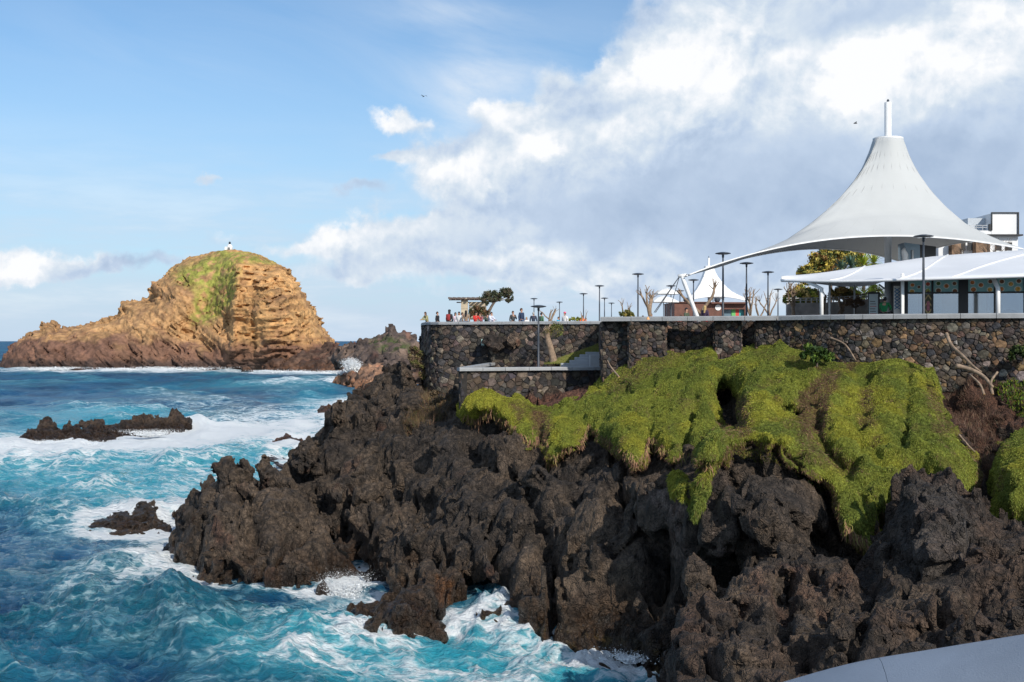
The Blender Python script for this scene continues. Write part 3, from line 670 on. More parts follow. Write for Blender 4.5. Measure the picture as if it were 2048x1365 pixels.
gr = np.maximum(reg2([(350,560),(385,530),(425,512),(455,508),(480,530),(473,570),(470,600),(445,630),(405,648),(378,636),(392,600),(400,575),(370,575)], 12), reg2([(420,512),(445,500),(500,505),(560,530),(540,528),(470,527),(440,530)], 6)*.95)
gr = np.maximum(gr, reg2([(340,545),(400,515),(430,520),(380,560),(350,570)], 12)*.5)
gv = smooth01(fbm(p, 3.2, 4, off=6), -.55, .0)*smooth01(n_[:, 2], -.55, .1)
col = blend(col, gr*gv*.95, [.27, .28, .06])
col = blend(col, gr*gv*smooth01(fbm(p, 5, 3, off=12), .1, .6)*.7, [.235, .175, .075])
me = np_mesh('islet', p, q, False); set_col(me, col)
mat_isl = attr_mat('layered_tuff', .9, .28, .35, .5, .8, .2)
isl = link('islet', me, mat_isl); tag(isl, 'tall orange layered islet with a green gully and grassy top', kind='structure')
# beacon on top
bk = at(456, 503, 520)
_m = np.abs(px_-457) < 2.5; _k = np.where(_m)[0][np.argmin(py_[_m])]; bk = Vector([float(v_) for v_ in p[_k]]); bk.z -= .5
lh = empty('lighthouse', bk); tag(lh, 'tiny white lighthouse on the summit of the islet', 'lighthouse')
m_white = mat('white_render', (.80, .80, .78), .6, .05, 2.0)
m_dark = mat('dark_metal', (.035, .042, .052), .45, .1, 6.0, spec=.5)
MB().lathe([(1.35, 0), (1.25, 1.9), (1.15, 2.0), (.8, 2.6), (.72, 2.7)], 14).build('tower', m_white, lh, True)
MB().box(-2.2, -.9, -.8, .9, 0, 1.6, bev=.05).build('hut', m_white, lh)
MB().lathe([(.75, 2.7), (.75, 2.85), (.45, 2.86), (.45, 3.6), (.6, 3.62), (.1, 4.0)], 10).build('lantern', m_dark, lh)
MB().box(-.3, .3, -1.36, -1.2, .1, 1.3).build('door', m_dark, lh)

# ---- dark headland and rocks between islet and cliff
def far_rock(name, cat, poly, pts, vox, label, tint, sc_=2.2, thick=25, rnd=6, green=None, kind=None, st=(), amp=1.0):
    ms = Mass(poly, pts, thick, rnd, st); pp = np.array(poly, float); Ds = np.array([c[2] for c in pts]); D1 = Ds.max()+thick
    xs = [(x_-1024)/F*D for x_ in (pp[:, 0].min(), pp[:, 0].max()) for D in (Ds.min(), D1)]; zt = H+max((683-pp[:, 1].min())/F*D for D in (Ds.min(), D1))
    p, q = volume_mesh(label[:16], [ms], (min(xs)-5, max(xs)+5, Ds.min()-6, D1+5, -2, zt+6), vox, lava_disp(sc_, amp, 1.1), 2.2*sc_, fband=.8*sc_)
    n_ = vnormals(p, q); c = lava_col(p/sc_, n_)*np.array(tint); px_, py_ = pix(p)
    if green is not None:
        g = smooth01(poly_sd(green, px_, py_)+fbm(p, 6., 3)*8, -6, 6)*smooth01(n_[:, 2], .0, .45)*smooth01(fbm(p, 3, 3), -.3, .2)
        c = c*(1-g[:, None])+np.array([.06, .075, .03])*g[:, None]
    me = np_mesh(name, p, q); set_col(me, c); o = link(name, me, mat_lava_far); tag(o, label, cat, kind=kind); return o
mat_lava_far = attr_mat('far_lava_rock', .9, .3, .6, .35, 1.2, .2)
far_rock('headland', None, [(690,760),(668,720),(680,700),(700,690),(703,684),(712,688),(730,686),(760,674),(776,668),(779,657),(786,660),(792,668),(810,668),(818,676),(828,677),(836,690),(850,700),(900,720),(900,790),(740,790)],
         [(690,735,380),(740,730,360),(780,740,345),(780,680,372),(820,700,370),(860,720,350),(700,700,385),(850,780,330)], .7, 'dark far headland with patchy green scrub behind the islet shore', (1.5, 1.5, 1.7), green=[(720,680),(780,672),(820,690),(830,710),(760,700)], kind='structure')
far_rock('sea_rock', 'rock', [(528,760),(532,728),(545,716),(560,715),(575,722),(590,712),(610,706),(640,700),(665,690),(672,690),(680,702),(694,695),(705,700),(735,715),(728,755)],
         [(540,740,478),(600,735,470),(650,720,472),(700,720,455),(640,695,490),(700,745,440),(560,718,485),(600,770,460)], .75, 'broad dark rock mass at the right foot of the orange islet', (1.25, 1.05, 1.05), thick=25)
far_rock('sea_rock', 'rock', [(664,768),(672,755),(690,742),(700,748),(715,745),(728,735),(742,730),(760,727),(768,738),(775,752),(790,765),(790,790),(735,790),(700,776)],
         [(670,765,wl(769)),(700,765,wl(771)),(740,775,wl(782)),(770,775,wl(784)),(750,735,315),(700,750,318),(730,800,wl(790))], .42, 'sunlit tan and brown rock beside the white splash', (3.3, 2.6, 2.3), sc_=1.2, thick=14, rnd=4)
far_rock('sea_rock', 'rock', [(482,745),(484,736),(498,733),(508,741),(506,752),(486,752)], [(486,742,wl(744)),(500,740,wl(744)),(495,736,470)], .6, 'small dark boulder at the waterline below the orange bluff', (1.2, 1, 1), amp=.4, sc_=1.0, thick=8, rnd=3)
far_rock('sea_rock', 'rock', [(783,750),(788,737),(798,731),(806,735),(812,752),(806,765),(786,765)], [(790,750,250),(805,750,245)], .35, 'tan pointed rock showing just above the cliff shoulder', (3.2, 2.6, 2.2), amp=.3, sc_=.5, thick=6, rnd=2.5)
# ------------------------------------------------------------ curtains of green ground cover hanging over the rock
G_st = [([(1345,715),(1280,770),(1235,860)], 40, 1.0), ([(1420,735),(1335,790),(1270,850),(1268,915)], 26, .9), ([(1440,740),(1375,800),(1330,880)], 26, .9), ([(1480,745),(1425,810),(1415,915)], 26, .9),
 ([(1560,700),(1520,760),(1505,860)], 34, 1.0), ([(1640,735),(1580,775),(1545,800)], 22, 1.0), ([(1690,765),(1665,800),(1690,900)], 28, 1.1), ([(1790,735),(1770,850),(1790,960)], 34, 1.1), ([(1850,750),(1845,880),(1920,950)], 32, 1.2),
 ([(1740,830),(1720,900),(1745,1040)], 30, .8), ([(960,805),(1010,830),(1050,870)], 22, .55), ([(1120,820),(1130,890)], 20, .5), ([(1180,800),(1220,860)], 26, .7), ([(1580,830),(1600,860),(1560,880)], 30, .7),
 ([(1310,780),(1300,870)], 9, -.8), ([(1395,800),(1375,900)], 9, -.9), ([(1205,820),(1180,860)], 8, -.5), ([(1625,790),(1640,880),(1690,960)], 14, -1.0), ([(1735,750),(1730,860)], 12, -.8), ([(1820,760),(1810,900)], 8, -.7), ([(1085,820),(1080,880)], 14, -.5), ([(1455,870),(1490,860)], 10, -.6), ([(1720,905),(1700,960)],9,-.6)]
D_bulge = M_bulge.D
D_g = np.minimum(cliff_D-.75*smooth01(e_green, 2, 18), np.where(M_bulge.e > -25, D_bulge, 99))
# soften the joint before the lobes go on
for _ in range(6):
    D_g[1:-1, 1:-1] = (D_g[1:-1, 1:-1]*2+D_g[:-2, 1:-1]+D_g[2:, 1:-1]+D_g[1:-1, :-2]+D_g[1:-1, 2:])/6
M_green = Mass(green_poly, None, 1.9, .9, D=strokes(D_g-.85, G_st))
M_green.e = e_green.astype(np.float32)
def drape_disp(P_, fine=False):
    if fine: return .05*fbm(P_*np.array([1, 1, .5], np.float32), .22, 2, .7)
    Q = P_*np.array([1, 1, .30], np.float32)
    w1 = fbm(P_, 2.5, 2, off=1)*.5
    Q[:, 0] += w1
    return .34*billow(Q, 1.35, 2, .5, 3.0)*-1+.16*fbm(P_, 1.3, 2, off=5)+.10*billow(Q, .45, 2, .5)*-1
mat_green_base = attr_mat('ground_cover_bed', .95, .35, 9.0, .07, 14.0, .1)
mat_leaf = bpy.data.materials.new('succulent_leaves'); mat_leaf.use_nodes = True
_t = NT(mat_leaf.node_tree); _b = mat_leaf.node_tree.nodes['Principled BSDF']; _t.put(_b.inputs['Base Color'], _t.attr('tint'))
_b.inputs['Roughness'].default_value = .7; _b.inputs['Specular IOR Level'].default_value = .25
G1 = np.array([.200, .222, .036]); G2 = np.array([.095, .130, .026]); G3 = np.array([.31, .295, .036]); DRY = np.array([.20, .125, .07]); DRY2 = np.array([.12, .062, .045])
DRY_ZONES = [([(1385,690),(1290,700),(1215,770),(1230,800),(1290,760),(1350,720)], .35), ([(1590,800),(1640,740),(1690,740),(1660,800),(1650,880),(1600,870)], .85), ([(1720,780),(1745,770),(1750,850),(1720,850)], .6), ([(1690,715),(1720,712),(1710,745),(1690,745)], .8),
 ([(1855,760),(1880,800),(1900,860),(1880,880),(1860,820)], .6), ([(1440,780),(1500,800),(1505,870),(1480,880)], .7), ([(1060,815),(1100,826),(1095,900),(1072,890)], .95), ([(1020,808),(1060,812),(1040,840)], .7), ([(1590,870),(1660,890),(1740,950),(1700,950),(1600,920)], .45), ([(1520,705),(1600,715),(1660,740),(1580,730)], .35)]
def drape_col(P_, e=None, yellow=0.0):
    px_, py_ = pix(P_)
    c = np.repeat(G1[None], len(P_), 0); a = smooth01(fbm(P_, 1.8, 3, off=4), -.3, .4)[:, None]; c = c*(1-a*.6)+G2*a*.6
    b = smooth01(fbm(P_, 2.6, 3, off=9), 0, .6)[:, None]; b = np.maximum(b*.7, smooth01(1130-px_, 0, 160)[:, None]*.8*smooth01(840-py_, -20, 10)[:, None]); c = c*(1-b)+G3*b
    d_ = np.zeros(len(P_))
    for z_, s in DRY_ZONES: d_ = np.maximum(d_, s*smooth01(poly_sd(z_, px_, py_)+fbm(P_, .8, 3)*12, -10, 10))
    d_ = np.maximum(d_, .35*smooth01(fbm(P_, 1.1, 3, off=3), .2, .8))
    if e is not None: d_ = np.maximum(d_, smooth01(7-e, 0, 5)*.9*smooth01(py_, 830, 850))
    return c, d_
def leaves(P_, q, n, seed, ln=(.05, .11), wd=.019, lift=.03, yellow=0, edge=None, shear=1.3, colf=drape_col):
    r = np.random.RandomState(seed)
    A = P_[q]; cr = np.cross(A[:, 2]-A[:, 0], A[:, 3]-A[:, 1]); ar = np.linalg.norm(cr, axis=1); nn = cr/np.maximum(ar, 1e-9)[:, None]
    dirc = (A.mean(1)-np.array([0, 0, H])); dirc /= np.linalg.norm(dirc, axis=1)[:, None]
    vis = np.clip(.35-(nn*dirc).sum(1), 0.0, 1); pr = ar*vis; pr /= pr.sum()
    f_ = r.choice(len(q), n, p=pr); u = r.rand(n, 1); v = r.rand(n, 1); a = A[f_]
    pos = a[:, 0]*(1-u)*(1-v)+a[:, 1]*u*(1-v)+a[:, 2]*u*v+a[:, 3]*(1-u)*v; N = nn[f_]
    down = np.array([0, 0, -1.])-N*(-N[:, 2:3]); down /= np.maximum(np.linalg.norm(down, axis=1), .15)[:, None]
    t_ = down*shear+N*.45+r.normal(size=(n, 3))*.38; t_ /= np.linalg.norm(t_, axis=1)[:, None]
    s = np.cross(t_, r.normal(size=(n, 3))); s /= np.linalg.norm(s, axis=1)[:, None]
    L = r.uniform(ln[0], ln[1], (n, 1)); W = wd*r.uniform(.7, 1.4, (n, 1))
    c, dr = colf(pos, bil(edge, (pix(pos)[0]-IX0)/IST, (pix(pos)[1]-IY0)/IST) if edge is not None else None)
    isd = r.rand(n) < dr*.85; L = np.where(isd[:, None], L*1.6, L); W = np.where(isd[:, None], W*.6, W)
    c = np.where(isd[:, None], np.where(r.rand(n, 1) < .5, DRY, DRY2)*r.uniform(.7, 1.3, (n, 1)), c)
    c = c*np.exp(r.normal(size=(n, 1))*.22)*(1+r.normal(size=(n, 3))*.06)
    base = pos-N*.02+N*lift*r.rand(n, 1)
    V = np.stack([base-s*W*.6, base+s*W*.6, base+t_*L], 1).reshape(-1, 3)
    Fq = np.arange(3*n).reshape(n, 3)
    return V, Fq, np.repeat(np.clip(c, .002, 1), 3, 0)
def green_thing(name, p, q, n, label, cat, seed, edge=None, **k):
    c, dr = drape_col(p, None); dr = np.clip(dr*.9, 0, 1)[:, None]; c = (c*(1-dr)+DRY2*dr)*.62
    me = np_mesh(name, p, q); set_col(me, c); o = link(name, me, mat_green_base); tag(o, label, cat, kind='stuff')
    V, Fq, cc = leaves(p, q, n, seed, edge=edge, **k)
    ml = np_mesh('leaves', V, Fq, False); set_col(ml, cc); l = link('leaves', ml, mat_leaf, o); l['kind'] = 'stuff'
    return o
p, q = volume_mesh('green', [M_green], (-5, 24, 40, 72, 2, 12.8), .12, drape_disp, 1.0, fband=.3)
green_thing('ground_cover', p, q, 330000, 'thick green curtain of trailing succulent draped over the cliff below the stone walls', None, 5, edge=M_green.e)
# second patches
g2_poly = [(1992,905),(2005,885),(2030,872),(2060,862),(2120,860),(2120,1080),(2060,1070),(2040,1050),(2020,1075),(1998,1045),(1985,1010),(1988,950)]
M_g2 = Mass(g2_poly, None, 1.5, .8, D=D_g-1.5)
p2, q2 = volume_mesh('green2', [M_g2], (14, 24, 38, 50, 2, 12), .12, drape_disp, 1.0, fband=.3)
green_thing('ground_cover', p2, q2, 26000, 'green hanging patch with pale fringe at the far right edge', None, 6)
g3_poly = [(1350,958),(1368,957),(1385,962),(1405,948),(1428,926),(1438,935),(1425,960),(1418,985),(1404,975),(1400,1000),(1390,1032),(1381,1000),(1378,975),(1366,990),(1356,985)]
M_g3 = Mass(g3_poly, None, 1.0, .45, D=np.minimum(D_g, D_bulge)-.55)
p3, q3 = volume_mesh('green3', [M_g3], (4, 10, 38, 52, 3, 10), .09, drape_disp, .8, fband=.3)
green_thing('ground_cover', p3, q3, 9000, 'small bright green tuft hanging in strands on the shaded rock', None, 7, ln=(.08, .2))
# loose cover: leaves growing straight on the rock
def on_rock(poly, n, seed, name, label, colr, ln=(.06, .14), wd=.025, up=.6, cat=None, P_=None, Q_=None, thr=-.2, zmin=-1):
    P_ = CLP if P_ is None else P_; Q_ = CLQ if Q_ is None else Q_
    cpx, cpy = pix(P_); ins = (poly_sd(poly, cpx, cpy) > 0)
    qq = Q_[ins[Q_].all(1)]
    if len(qq) < 10: print('no faces for', name); return
    nrm = np.cross(P_[qq[:, 2]]-P_[qq[:, 0]], P_[qq[:, 3]]-P_[qq[:, 1]]); nrm /= np.maximum(np.linalg.norm(nrm, axis=1), 1e-9)[:, None]
    cl = fbm(P_[qq].mean(1), .9, 3, off=seed) > thr
    qq = qq[(nrm[:, 2] > zmin) & cl]
    def cf(pos, e):
        r = np.random.RandomState(seed); k = r.rand(len(pos), 1); ks = np.array(colr); i = r.randint(0, len(ks), len(pos)); return ks[i]*(.7+.6*k), np.zeros(len(pos))
    V, Fq, cc = leaves(P_, qq, n, seed, ln=ln, wd=wd, shear=-up, colf=cf)
    ml = np_mesh(name, V, Fq, False); set_col(ml, cc); o = link(name, ml, mat_leaf); tag(o, label, cat, kind='stuff'); return o
on_rock([(1435,885),(1500,885),(1600,895),(1660,950),(1690,1000),(1640,985),(1560,935),(1500,925),(1440,925)], 15000, 11, 'ground_cover', 'sparse yellow green cover on top of the bulging rock', [(.16, .15, .03), (.10, .12, .02), (.17, .11, .05)], zmin=-.3, thr=-.25)
on_rock([(1950,725),(2060,715),(2120,720),(2120,870),(2040,840),(2000,800),(1975,760)], 15000, 12, 'ground_cover', 'bright leafy weeds on the slope at the far right under the wall', [(.12, .20, .02), (.07, .13, .02), (.20, .22, .02)], ln=(.08, .2), wd=.05, thr=-.35)
on_rock([(1880,740),(1950,735),(2010,830),(1990,1000),(1960,930),(1900,850)], 9000, 13, 'dry_roots', 'dry brown twigs and roots littering the red soil gully', [(.16, .09, .06), (.10, .05, .035), (.22, .15, .10)], ln=(.15, .45), wd=.012, thr=-.1)
on_rock([(840,800),(875,770),(905,790),(900,840),(840,860),(815,880),(800,850)], 9000, 14, 'dry_grass', 'dry straw coloured shrubs on the dark rock left of the green curtain', [(.24, .15, .08), (.16, .09, .05), (.12, .11, .04)], ln=(.3, .8), wd=.012, thr=-.3)
on_rock([(835,660),(860,700),(852,760),(815,735),(806,720),(815,700)], 1, 15, 'dry_grass', '', [(.24, .15, .08)]) if False else None
# dry fringe strands under the curtain
rr = np.random.RandomState(4)
def fringe(path, n, ln, label):
    Vs = []; cs = []
    pth = np.array(path, float); seg = np.hypot(*np.diff(pth[:, :2], axis=0).T); cum = np.r_[0, np.cumsum(seg)]
    t_ = rr.rand(n)*cum[-1]; x = np.interp(t_, cum, pth[:, 0]); y = np.interp(t_, cum, pth[:, 1]); 
    y = y+rr.normal(size=n)*5-3; n_keep = 1
    D = bil(M_green.D, (x-IX0)/IST, (y-IY0)/IST)+rr.rand(n)*.7+.2
    base = np.stack([(x-1024)/F*D, D, H+(683-y+6)/F*D], 1)
    L = (.25+.9*rr.rand(n)**2.2)*ln; off = rr.normal(size=(n, 2))*.10
    tip = base+np.stack([off[:, 0], off[:, 1]-.1, -L], 1); mid = (base+tip)/2+np.stack([rr.normal(size=n)*.03]*3, 1)
    wv = np.array([.014, .004, 0])
    V = np.stack([base-wv, base+wv, mid+wv, mid-wv, tip+wv*.4, tip-wv*.4], 1).reshape(-1, 3)
    i = 6*np.arange(n)[:, None]; Fq = np.r_[i+np.array([[0, 1, 2, 3]]), i+np.array([[3, 2, 4, 5]])]
    c = np.array([[.26, .14, .08], [.15, .08, .05], [.20, .17, .05]])[rr.randint(0, 3, n)]*rr.uniform(.7, 1.25, (n, 1))
    me = np_mesh('dry_fringe', V, Fq, False); set_col(me, np.repeat(c, 6, 0)); o = link('dry_fringe', me, mat_leaf); tag(o, label, kind='stuff')
fringe([(930,835),(955,848),(968,828),(990,830),(1020,855),(1045,885),(1068,892)], 500, .6, 'pinkish dry fringe under the small yellow green patch')
fringe([(1064,875),(1075,880),(1088,876),(1096,895)], 1500, 1.7, 'long reddish dry strands hanging between two green lobes')
fringe([(1106,922),(1130,898),(1165,890),(1178,858),(1205,876),(1240,903),(1270,933),(1290,920),(1300,880),(1320,903),(1360,918),(1380,905),(1418,936)], 1100, .5, 'pale dry fringe along the lower edge of the green curtain')
fringe([(1690,1062),(1712,1082),(1738,1096),(1757,1068)], 350, .5, 'dry fringe under the lowest green lobe')
# ------------------------------------------------------------ the sea
def pgrid():
    pys = [2300.0]
    while pys[-1] > 684.0:
        y_ = pys[-1]; step = 14.0 if y_ > 1400 else max(.060*(y_-683)**.62, .22)
        pys.append(y_-step)
    pys = np.array(pys); Dr = H*F/(pys-683); Dr = np.r_[Dr[Dr < 26000], [30000., 60000.]]
    return Dr
Dr = pgrid(); tan_ = np.r_[np.linspace(-1.1, -.46, 40)[:-1], np.linspace(-.46, .22, 460), np.linspace(.22, 1.1, 50)[1:]]
print('sea rows', len(Dr), 'cols', len(tan_))
SX = (tan_[None]*Dr[:, None]).astype(np.float64); SY = np.repeat(Dr[:, None], len(tan_), 1)
P0 = np.stack([SX.ravel(), SY.ravel(), np.zeros(SX.size)], 1).astype(np.float32)
cell = np.repeat(np.gradient(Dr)[:, None], len(tan_), 1).ravel()
z_ = np.zeros(len(P0)); ox = np.zeros(len(P0)); oy = np.zeros(len(P0))
rs = np.random.RandomState(3)
wx = fbm(P0, 30, 2)*3.0
for i in range(46):
    lam = 1.1*(1.12**i)*(1+.1*rs.rand()); lam = min(lam, 75)
    ang_ = R(205)+rs.normal()*.65; k = 2*math.pi/lam; A = min((.0165 if lam < 4.5 else .0145)*lam, .13)*(.7+.6*rs.rand())
    kx, ky = math.cos(ang_)*k, math.sin(ang_)*k; ph = (P0[:, 0]+wx)*kx+(P0[:, 1]+wx)*ky+rs.rand()*6.28
    fade = np.clip(1.6-cell*2.2/lam, 0, 1)
    z_ += A*np.cos(ph)*fade; ox -= .5*A*np.sin(ph)*math.cos(ang_)*fade; oy -= .5*A*np.sin(ph)*math.sin(ang_)*fade
loc = smooth01(fbm(P0, 26, 3, off=4), -.6, .6)*.9+.45
ch = (np.abs(fbm(P0, 1.7, 3, .55))*-1+.3)*.34*np.clip(1.5-cell, 0, 1)
ch += (np.abs(fbm(P0, .55, 2, .5))*-1+.3)*.12*np.clip(1.3-cell*2.5, 0, 1)
zz = z_*loc+ch*loc*1.2
PS = np.stack([P0[:, 0]+ox*loc, P0[:, 1]+oy*loc, zz], 1)
px_ = 1024+P0[:, 0]/P0[:, 1]*F; py_ = 683+H*F/P0[:, 1]
def gs(cx, cy, sx, sy, a, rot=0.0):
    c, s = math.cos(R(rot)), math.sin(R(rot)); u = (px_-cx)*c+(py_-cy)*s; v = -(px_-cx)*s+(py_-cy)*c
    return a*np.exp(-(u/sx)**2-(v/sy)**2)
foam = .09-gs(120,1300,300,90,.05)+gs(230,880,260,24,.95,-3)+gs(0,905,200,30,.6)+gs(480,870,240,38,.55,-6)+gs(560,840,140,30,.35)+gs(420,960,180,40,.30)+gs(620,905,70,40,.5)+gs(330,1030,160,60,.30)+gs(300,1150,160,70,.34,-20) \
 +gs(300,1110,90,40,.2)+gs(90,960,200,40,.20)+gs(60,1060,160,60,.12)+gs(250,741,290,4.5,.9)+gs(620,746,140,4,.8)+gs(700,765,60,6,.7,8)+gs(640,765,120,4,.45)+gs(560,772,60,4,.3)+gs(690,810,60,16,.6)+gs(300,815,260,14,.16)+gs(430,800,240,16,.16) \
 +gs(700,1170,60,22,.6,-12)+gs(660,1215,110,34,.32)+gs(900,1345,240,42,.42)+gs(1150,1310,200,24,.38,10)+gs(1290,1315,60,24,.45)+gs(560,1250,110,22,.2)+gs(620,1330,120,26,.28)+gs(1100,1365,300,30,.2)+gs(940,1262,30,12,.4)+gs(400,1180,60,16,.35)+gs(350,1180,60,24,.30)+gs(180,1080,50,10,.25)+gs(820,1300,60,10,.3)
foam = foam*(1+.35*fbm(P0, 9, 3, off=2))+.12*fbm(P0, 20, 3, off=9)*smooth01(py_, 690, 760)
foam += smooth01(zz, .34, .75)*.16
turq = .0-gs(200,1260,380,120,.42)-gs(560,1210,120,40,.2)+gs(100,930,330,60,.85)+gs(420,950,280,70,.9)+gs(200,830,260,16,.55)+gs(640,810,80,30,.5)+gs(300,880,380,40,.6)+gs(150,1060,220,60,.35)+gs(900,1330,460,80,1.0)+gs(1150,1330,250,50,.5)+gs(620,1230,150,50,.55)+gs(560,1330,160,40,.4)+gs(480,770,150,10,.3)+gs(300,1040,140,50,.4)+.22*smooth01(py_, 850, 760)+gs(640,1300,200,40,.3)
turq = turq+.16*fbm(P0, 18, 3, off=6)
gx0, gy0, gs_ = -100., 35., .4; cnt = np.zeros((900, 380), np.float32)      # white water where the sea meets rock
for cp in CONTACT:
    k_ = (np.abs(cp[:, 2]) < .45); ix = ((cp[k_, 0]-gx0)/gs_).astype(int); iy = ((cp[k_, 1]-gy0)/gs_).astype(int); ok = (ix >= 0) & (ix < 380) & (iy >= 0) & (iy < 900); cnt[iy[ok], ix[ok]] = 1
for _ in range(5): cnt[1:-1, 1:-1] = np.maximum(cnt[1:-1, 1:-1]*.93, (cnt[1:-1, 1:-1]*2+cnt[:-2, 1:-1]+cnt[2:, 1:-1]+cnt[1:-1, :-2]+cnt[1:-1, 2:])/5.2)
foam += .34*bil(cnt, (P0[:, 0]-gx0)/gs_, (P0[:, 1]-gy0)/gs_)*(P0[:, 1] < 390)*(P0[:, 0] > -99)*(.5+.8*smooth01(fbm(P0, 4, 2, off=3), -.4, .4))
foam = np.clip(foam, 0, 1.3); turq = np.clip(turq, 0, 1)
nr, nc = len(Dr), len(tan_)
idx = np.arange(nr*nc).reshape(nr, nc); Q = np.stack([idx[:-1, :-1].ravel(), idx[:-1, 1:].ravel(), idx[1:, 1:].ravel(), idx[1:, :-1].ravel()], 1)
me = np_mesh('sea', PS, Q); set_col(me, np.stack([foam, turq, zz*.5+.5], 1))
ms = bpy.data.materials.new('sea_water'); ms.use_nodes = True
t = NT(ms.node_tree); b = ms.node_tree.nodes['Principled BSDF']
tcn = t.new('ShaderNodeTexCoord'); v = tcn.outputs['Object']
fo, tu, hz = t.sep(t.attr('tint'))
dv = t.vm('ADD', v, t.vm('MULTIPLY', t.vm('SUBTRACT', t.noise(v, .22, 5, .6, out='Color'), (.5,)*3), (5, 5, 0)))
dv = t.vm('ADD', dv, t.vm('MULTIPLY', t.vm('SUBTRACT', t.noise(v, 1.3, 4, .6, out='Color'), (.5,)*3), (.9, .9, 0)))
dv2 = t.vm('MULTIPLY', dv, (.55, 1.0, 1))
lace1 = t.voro(dv2, .6, 'DISTANCE_TO_EDGE'); lace2 = t.voro(dv2, 1.9, 'DISTANCE_TO_EDGE')
lace = t.m('ADD', t.m('MULTIPLY', t.ss(lace1, .26, .0), .55), t.m('MULTIPLY', t.ss(lace2, .30, .0), .45))
nz = t.noise(dv2, .7, 10, .72); nz2 = t.noise(dv2, 4.0, 6, .72)
pat = t.m('ADD', t.m('ADD', t.m('MULTIPLY', lace, .42), t.m('MULTIPLY', nz, .62)), t.m('MULTIPLY', nz2, .30))
fm = t.m('ADD', t.m('MULTIPLY', fo, .80), pat)
fmask = t.ss(fm, 1.0, 1.40)
veil = t.ss(fm, .80, 1.25, 0, .42)
deep = t.mix(t.ss(t.noise(v, .09, 4, .6), .35, .65), (.001, .026, .078), (.004, .066, .165))
wc = t.mix(t.m('MULTIPLY', t.ss(t.m('ADD', tu, t.m('MULTIPLY', t.m('SUBTRACT', nz, .5), .5)), .05, .95), 1.0), deep, (.028, .31, .41))
wc = t.mix(t.ss(hz, .50, .85, 0, .35), wc, (.02, .24, .30))
wc = t.mix(veil, wc, (.35, .66, .72))
colr = t.mix(fmask, wc, (.80, .84, .86))
t.put(b.inputs['Base Color'], colr)
t.put(b.inputs['Roughness'], t.m('MAXIMUM', t.ss(fmask, 0, 1, .09, .8), t.ss(t.sep(v)[1], 60, 420, .09, .50)))
b.inputs['IOR'].default_value = 1.33; b.inputs['Specular IOR Level'].default_value = .48
hh = t.m('ADD', t.m('MULTIPLY', t.noise(t.vm('MULTIPLY', v, (.6, 1.3, 1)), 2.6, 8, .66), 1.0), t.m('MULTIPLY', fm, .35))
t.put(b.inputs['Normal'], t.bump(hh, 1.0, .42))
sea = link('sea', me, ms); tag(sea, 'choppy blue and turquoise sea streaked with white foam', kind='structure')

# ---- spray thrown up by breaking waves: droplets and torn puffs
m_spray = bpy.data.materials.new('sea_spray'); m_spray.use_nodes = True
bb = m_spray.node_tree.nodes['Principled BSDF']; bb.inputs['Base Color'].default_value = (.86, .89, .91, 1); bb.inputs['Roughness'].default_value = .9
bb.inputs['Subsurface Weight'].default_value = .0
def spray(px, py, D, w_, h_, n, label, seed=0, size=.12, spread=.5):
    r = np.random.RandomState(seed); c = np.array(at(px, py, D))
    pl = 7; ang0 = r.uniform(-1, 1, pl); x0 = r.uniform(-.9, .9, pl)
    k = r.randint(0, pl, n); t_ = r.rand(n)**1.5
    x = (x0[k]*w_*.5*(.55+.5*t_)+ang0[k]*t_*w_*.25)+r.normal(size=n)*w_*.10*(.4+t_)
    zz_ = t_*h_*(.55+.45*np.cos(x0[k]*1.5))+r.normal(size=n)*h_*.05
    yy = r.normal(size=n)*spread*(.5+t_)*w_*.3
    s = size*(1.25-t_)*np.exp(r.normal(size=n)*.45)
    ctr = c+np.stack([x, yy, zz_], 1)
    tet = np.array([(1,1,1),(1,-1,-1),(-1,1,-1),(-1,-1,1)], float)
    rot = r.normal(size=(n, 3, 3)); rot = np.linalg.qr(rot)[0]
    V = ctr[:, None]+np.einsum('nij,kj->nki', rot, tet)*s[:, None, None]
    Fq = np.array([(0,1,2),(0,3,1),(0,2,3),(1,3,2)])[None]+4*np.arange(n)[:, None, None]
    me = np_mesh('spray', V.reshape(-1, 3), Fq.reshape(-1, 3), True)
    o = link('sea_spray', me, m_spray); tag(o, label, kind='stuff'); return o
spray(708, 752, 330, 5.6, 4.8, 7000, 'white burst of spray behind the tan rock', 1, .10)
spray(690, 750, 335, 8, 1.2, 1500, 'low surf left of the tall spray burst', 2, .09)
spray(700, 1190, 57.0, 2.6, 1.1, 6000, 'spray splashing into the cleft behind the lava pillar', 3, .014, .8)
spray(690, 822, 196, 4.4, 2.2, 8000, 'white surf bursting against the dark cliff shoulder', 4, .05)
spray(120, 892, 139, 14, .7, 6000, 'surf tumbling along the long jagged reef', 5, .03, .15)
spray(300, 872, 148, 10, .8, 4500, 'surf falling off the taller end of the reef', 6, .025, .15)
spray(330, 742, 489, 46, 1.7, 6000, 'surf along the foot of the orange islet', 7, .10, .05)
spray(90, 741, 492, 44, 1.4, 4500, 'surf at the low seaward end of the islet', 8, .09, .05)
spray(620, 748, 445, 36, 1.6, 4500, 'surf along the dark rocks right of the islet', 9, .09, .05)
spray(1290, 1322, 45.5, 2.3, .45, 3000, 'foam slapping the cliff foot at the bottom', 10, .018)
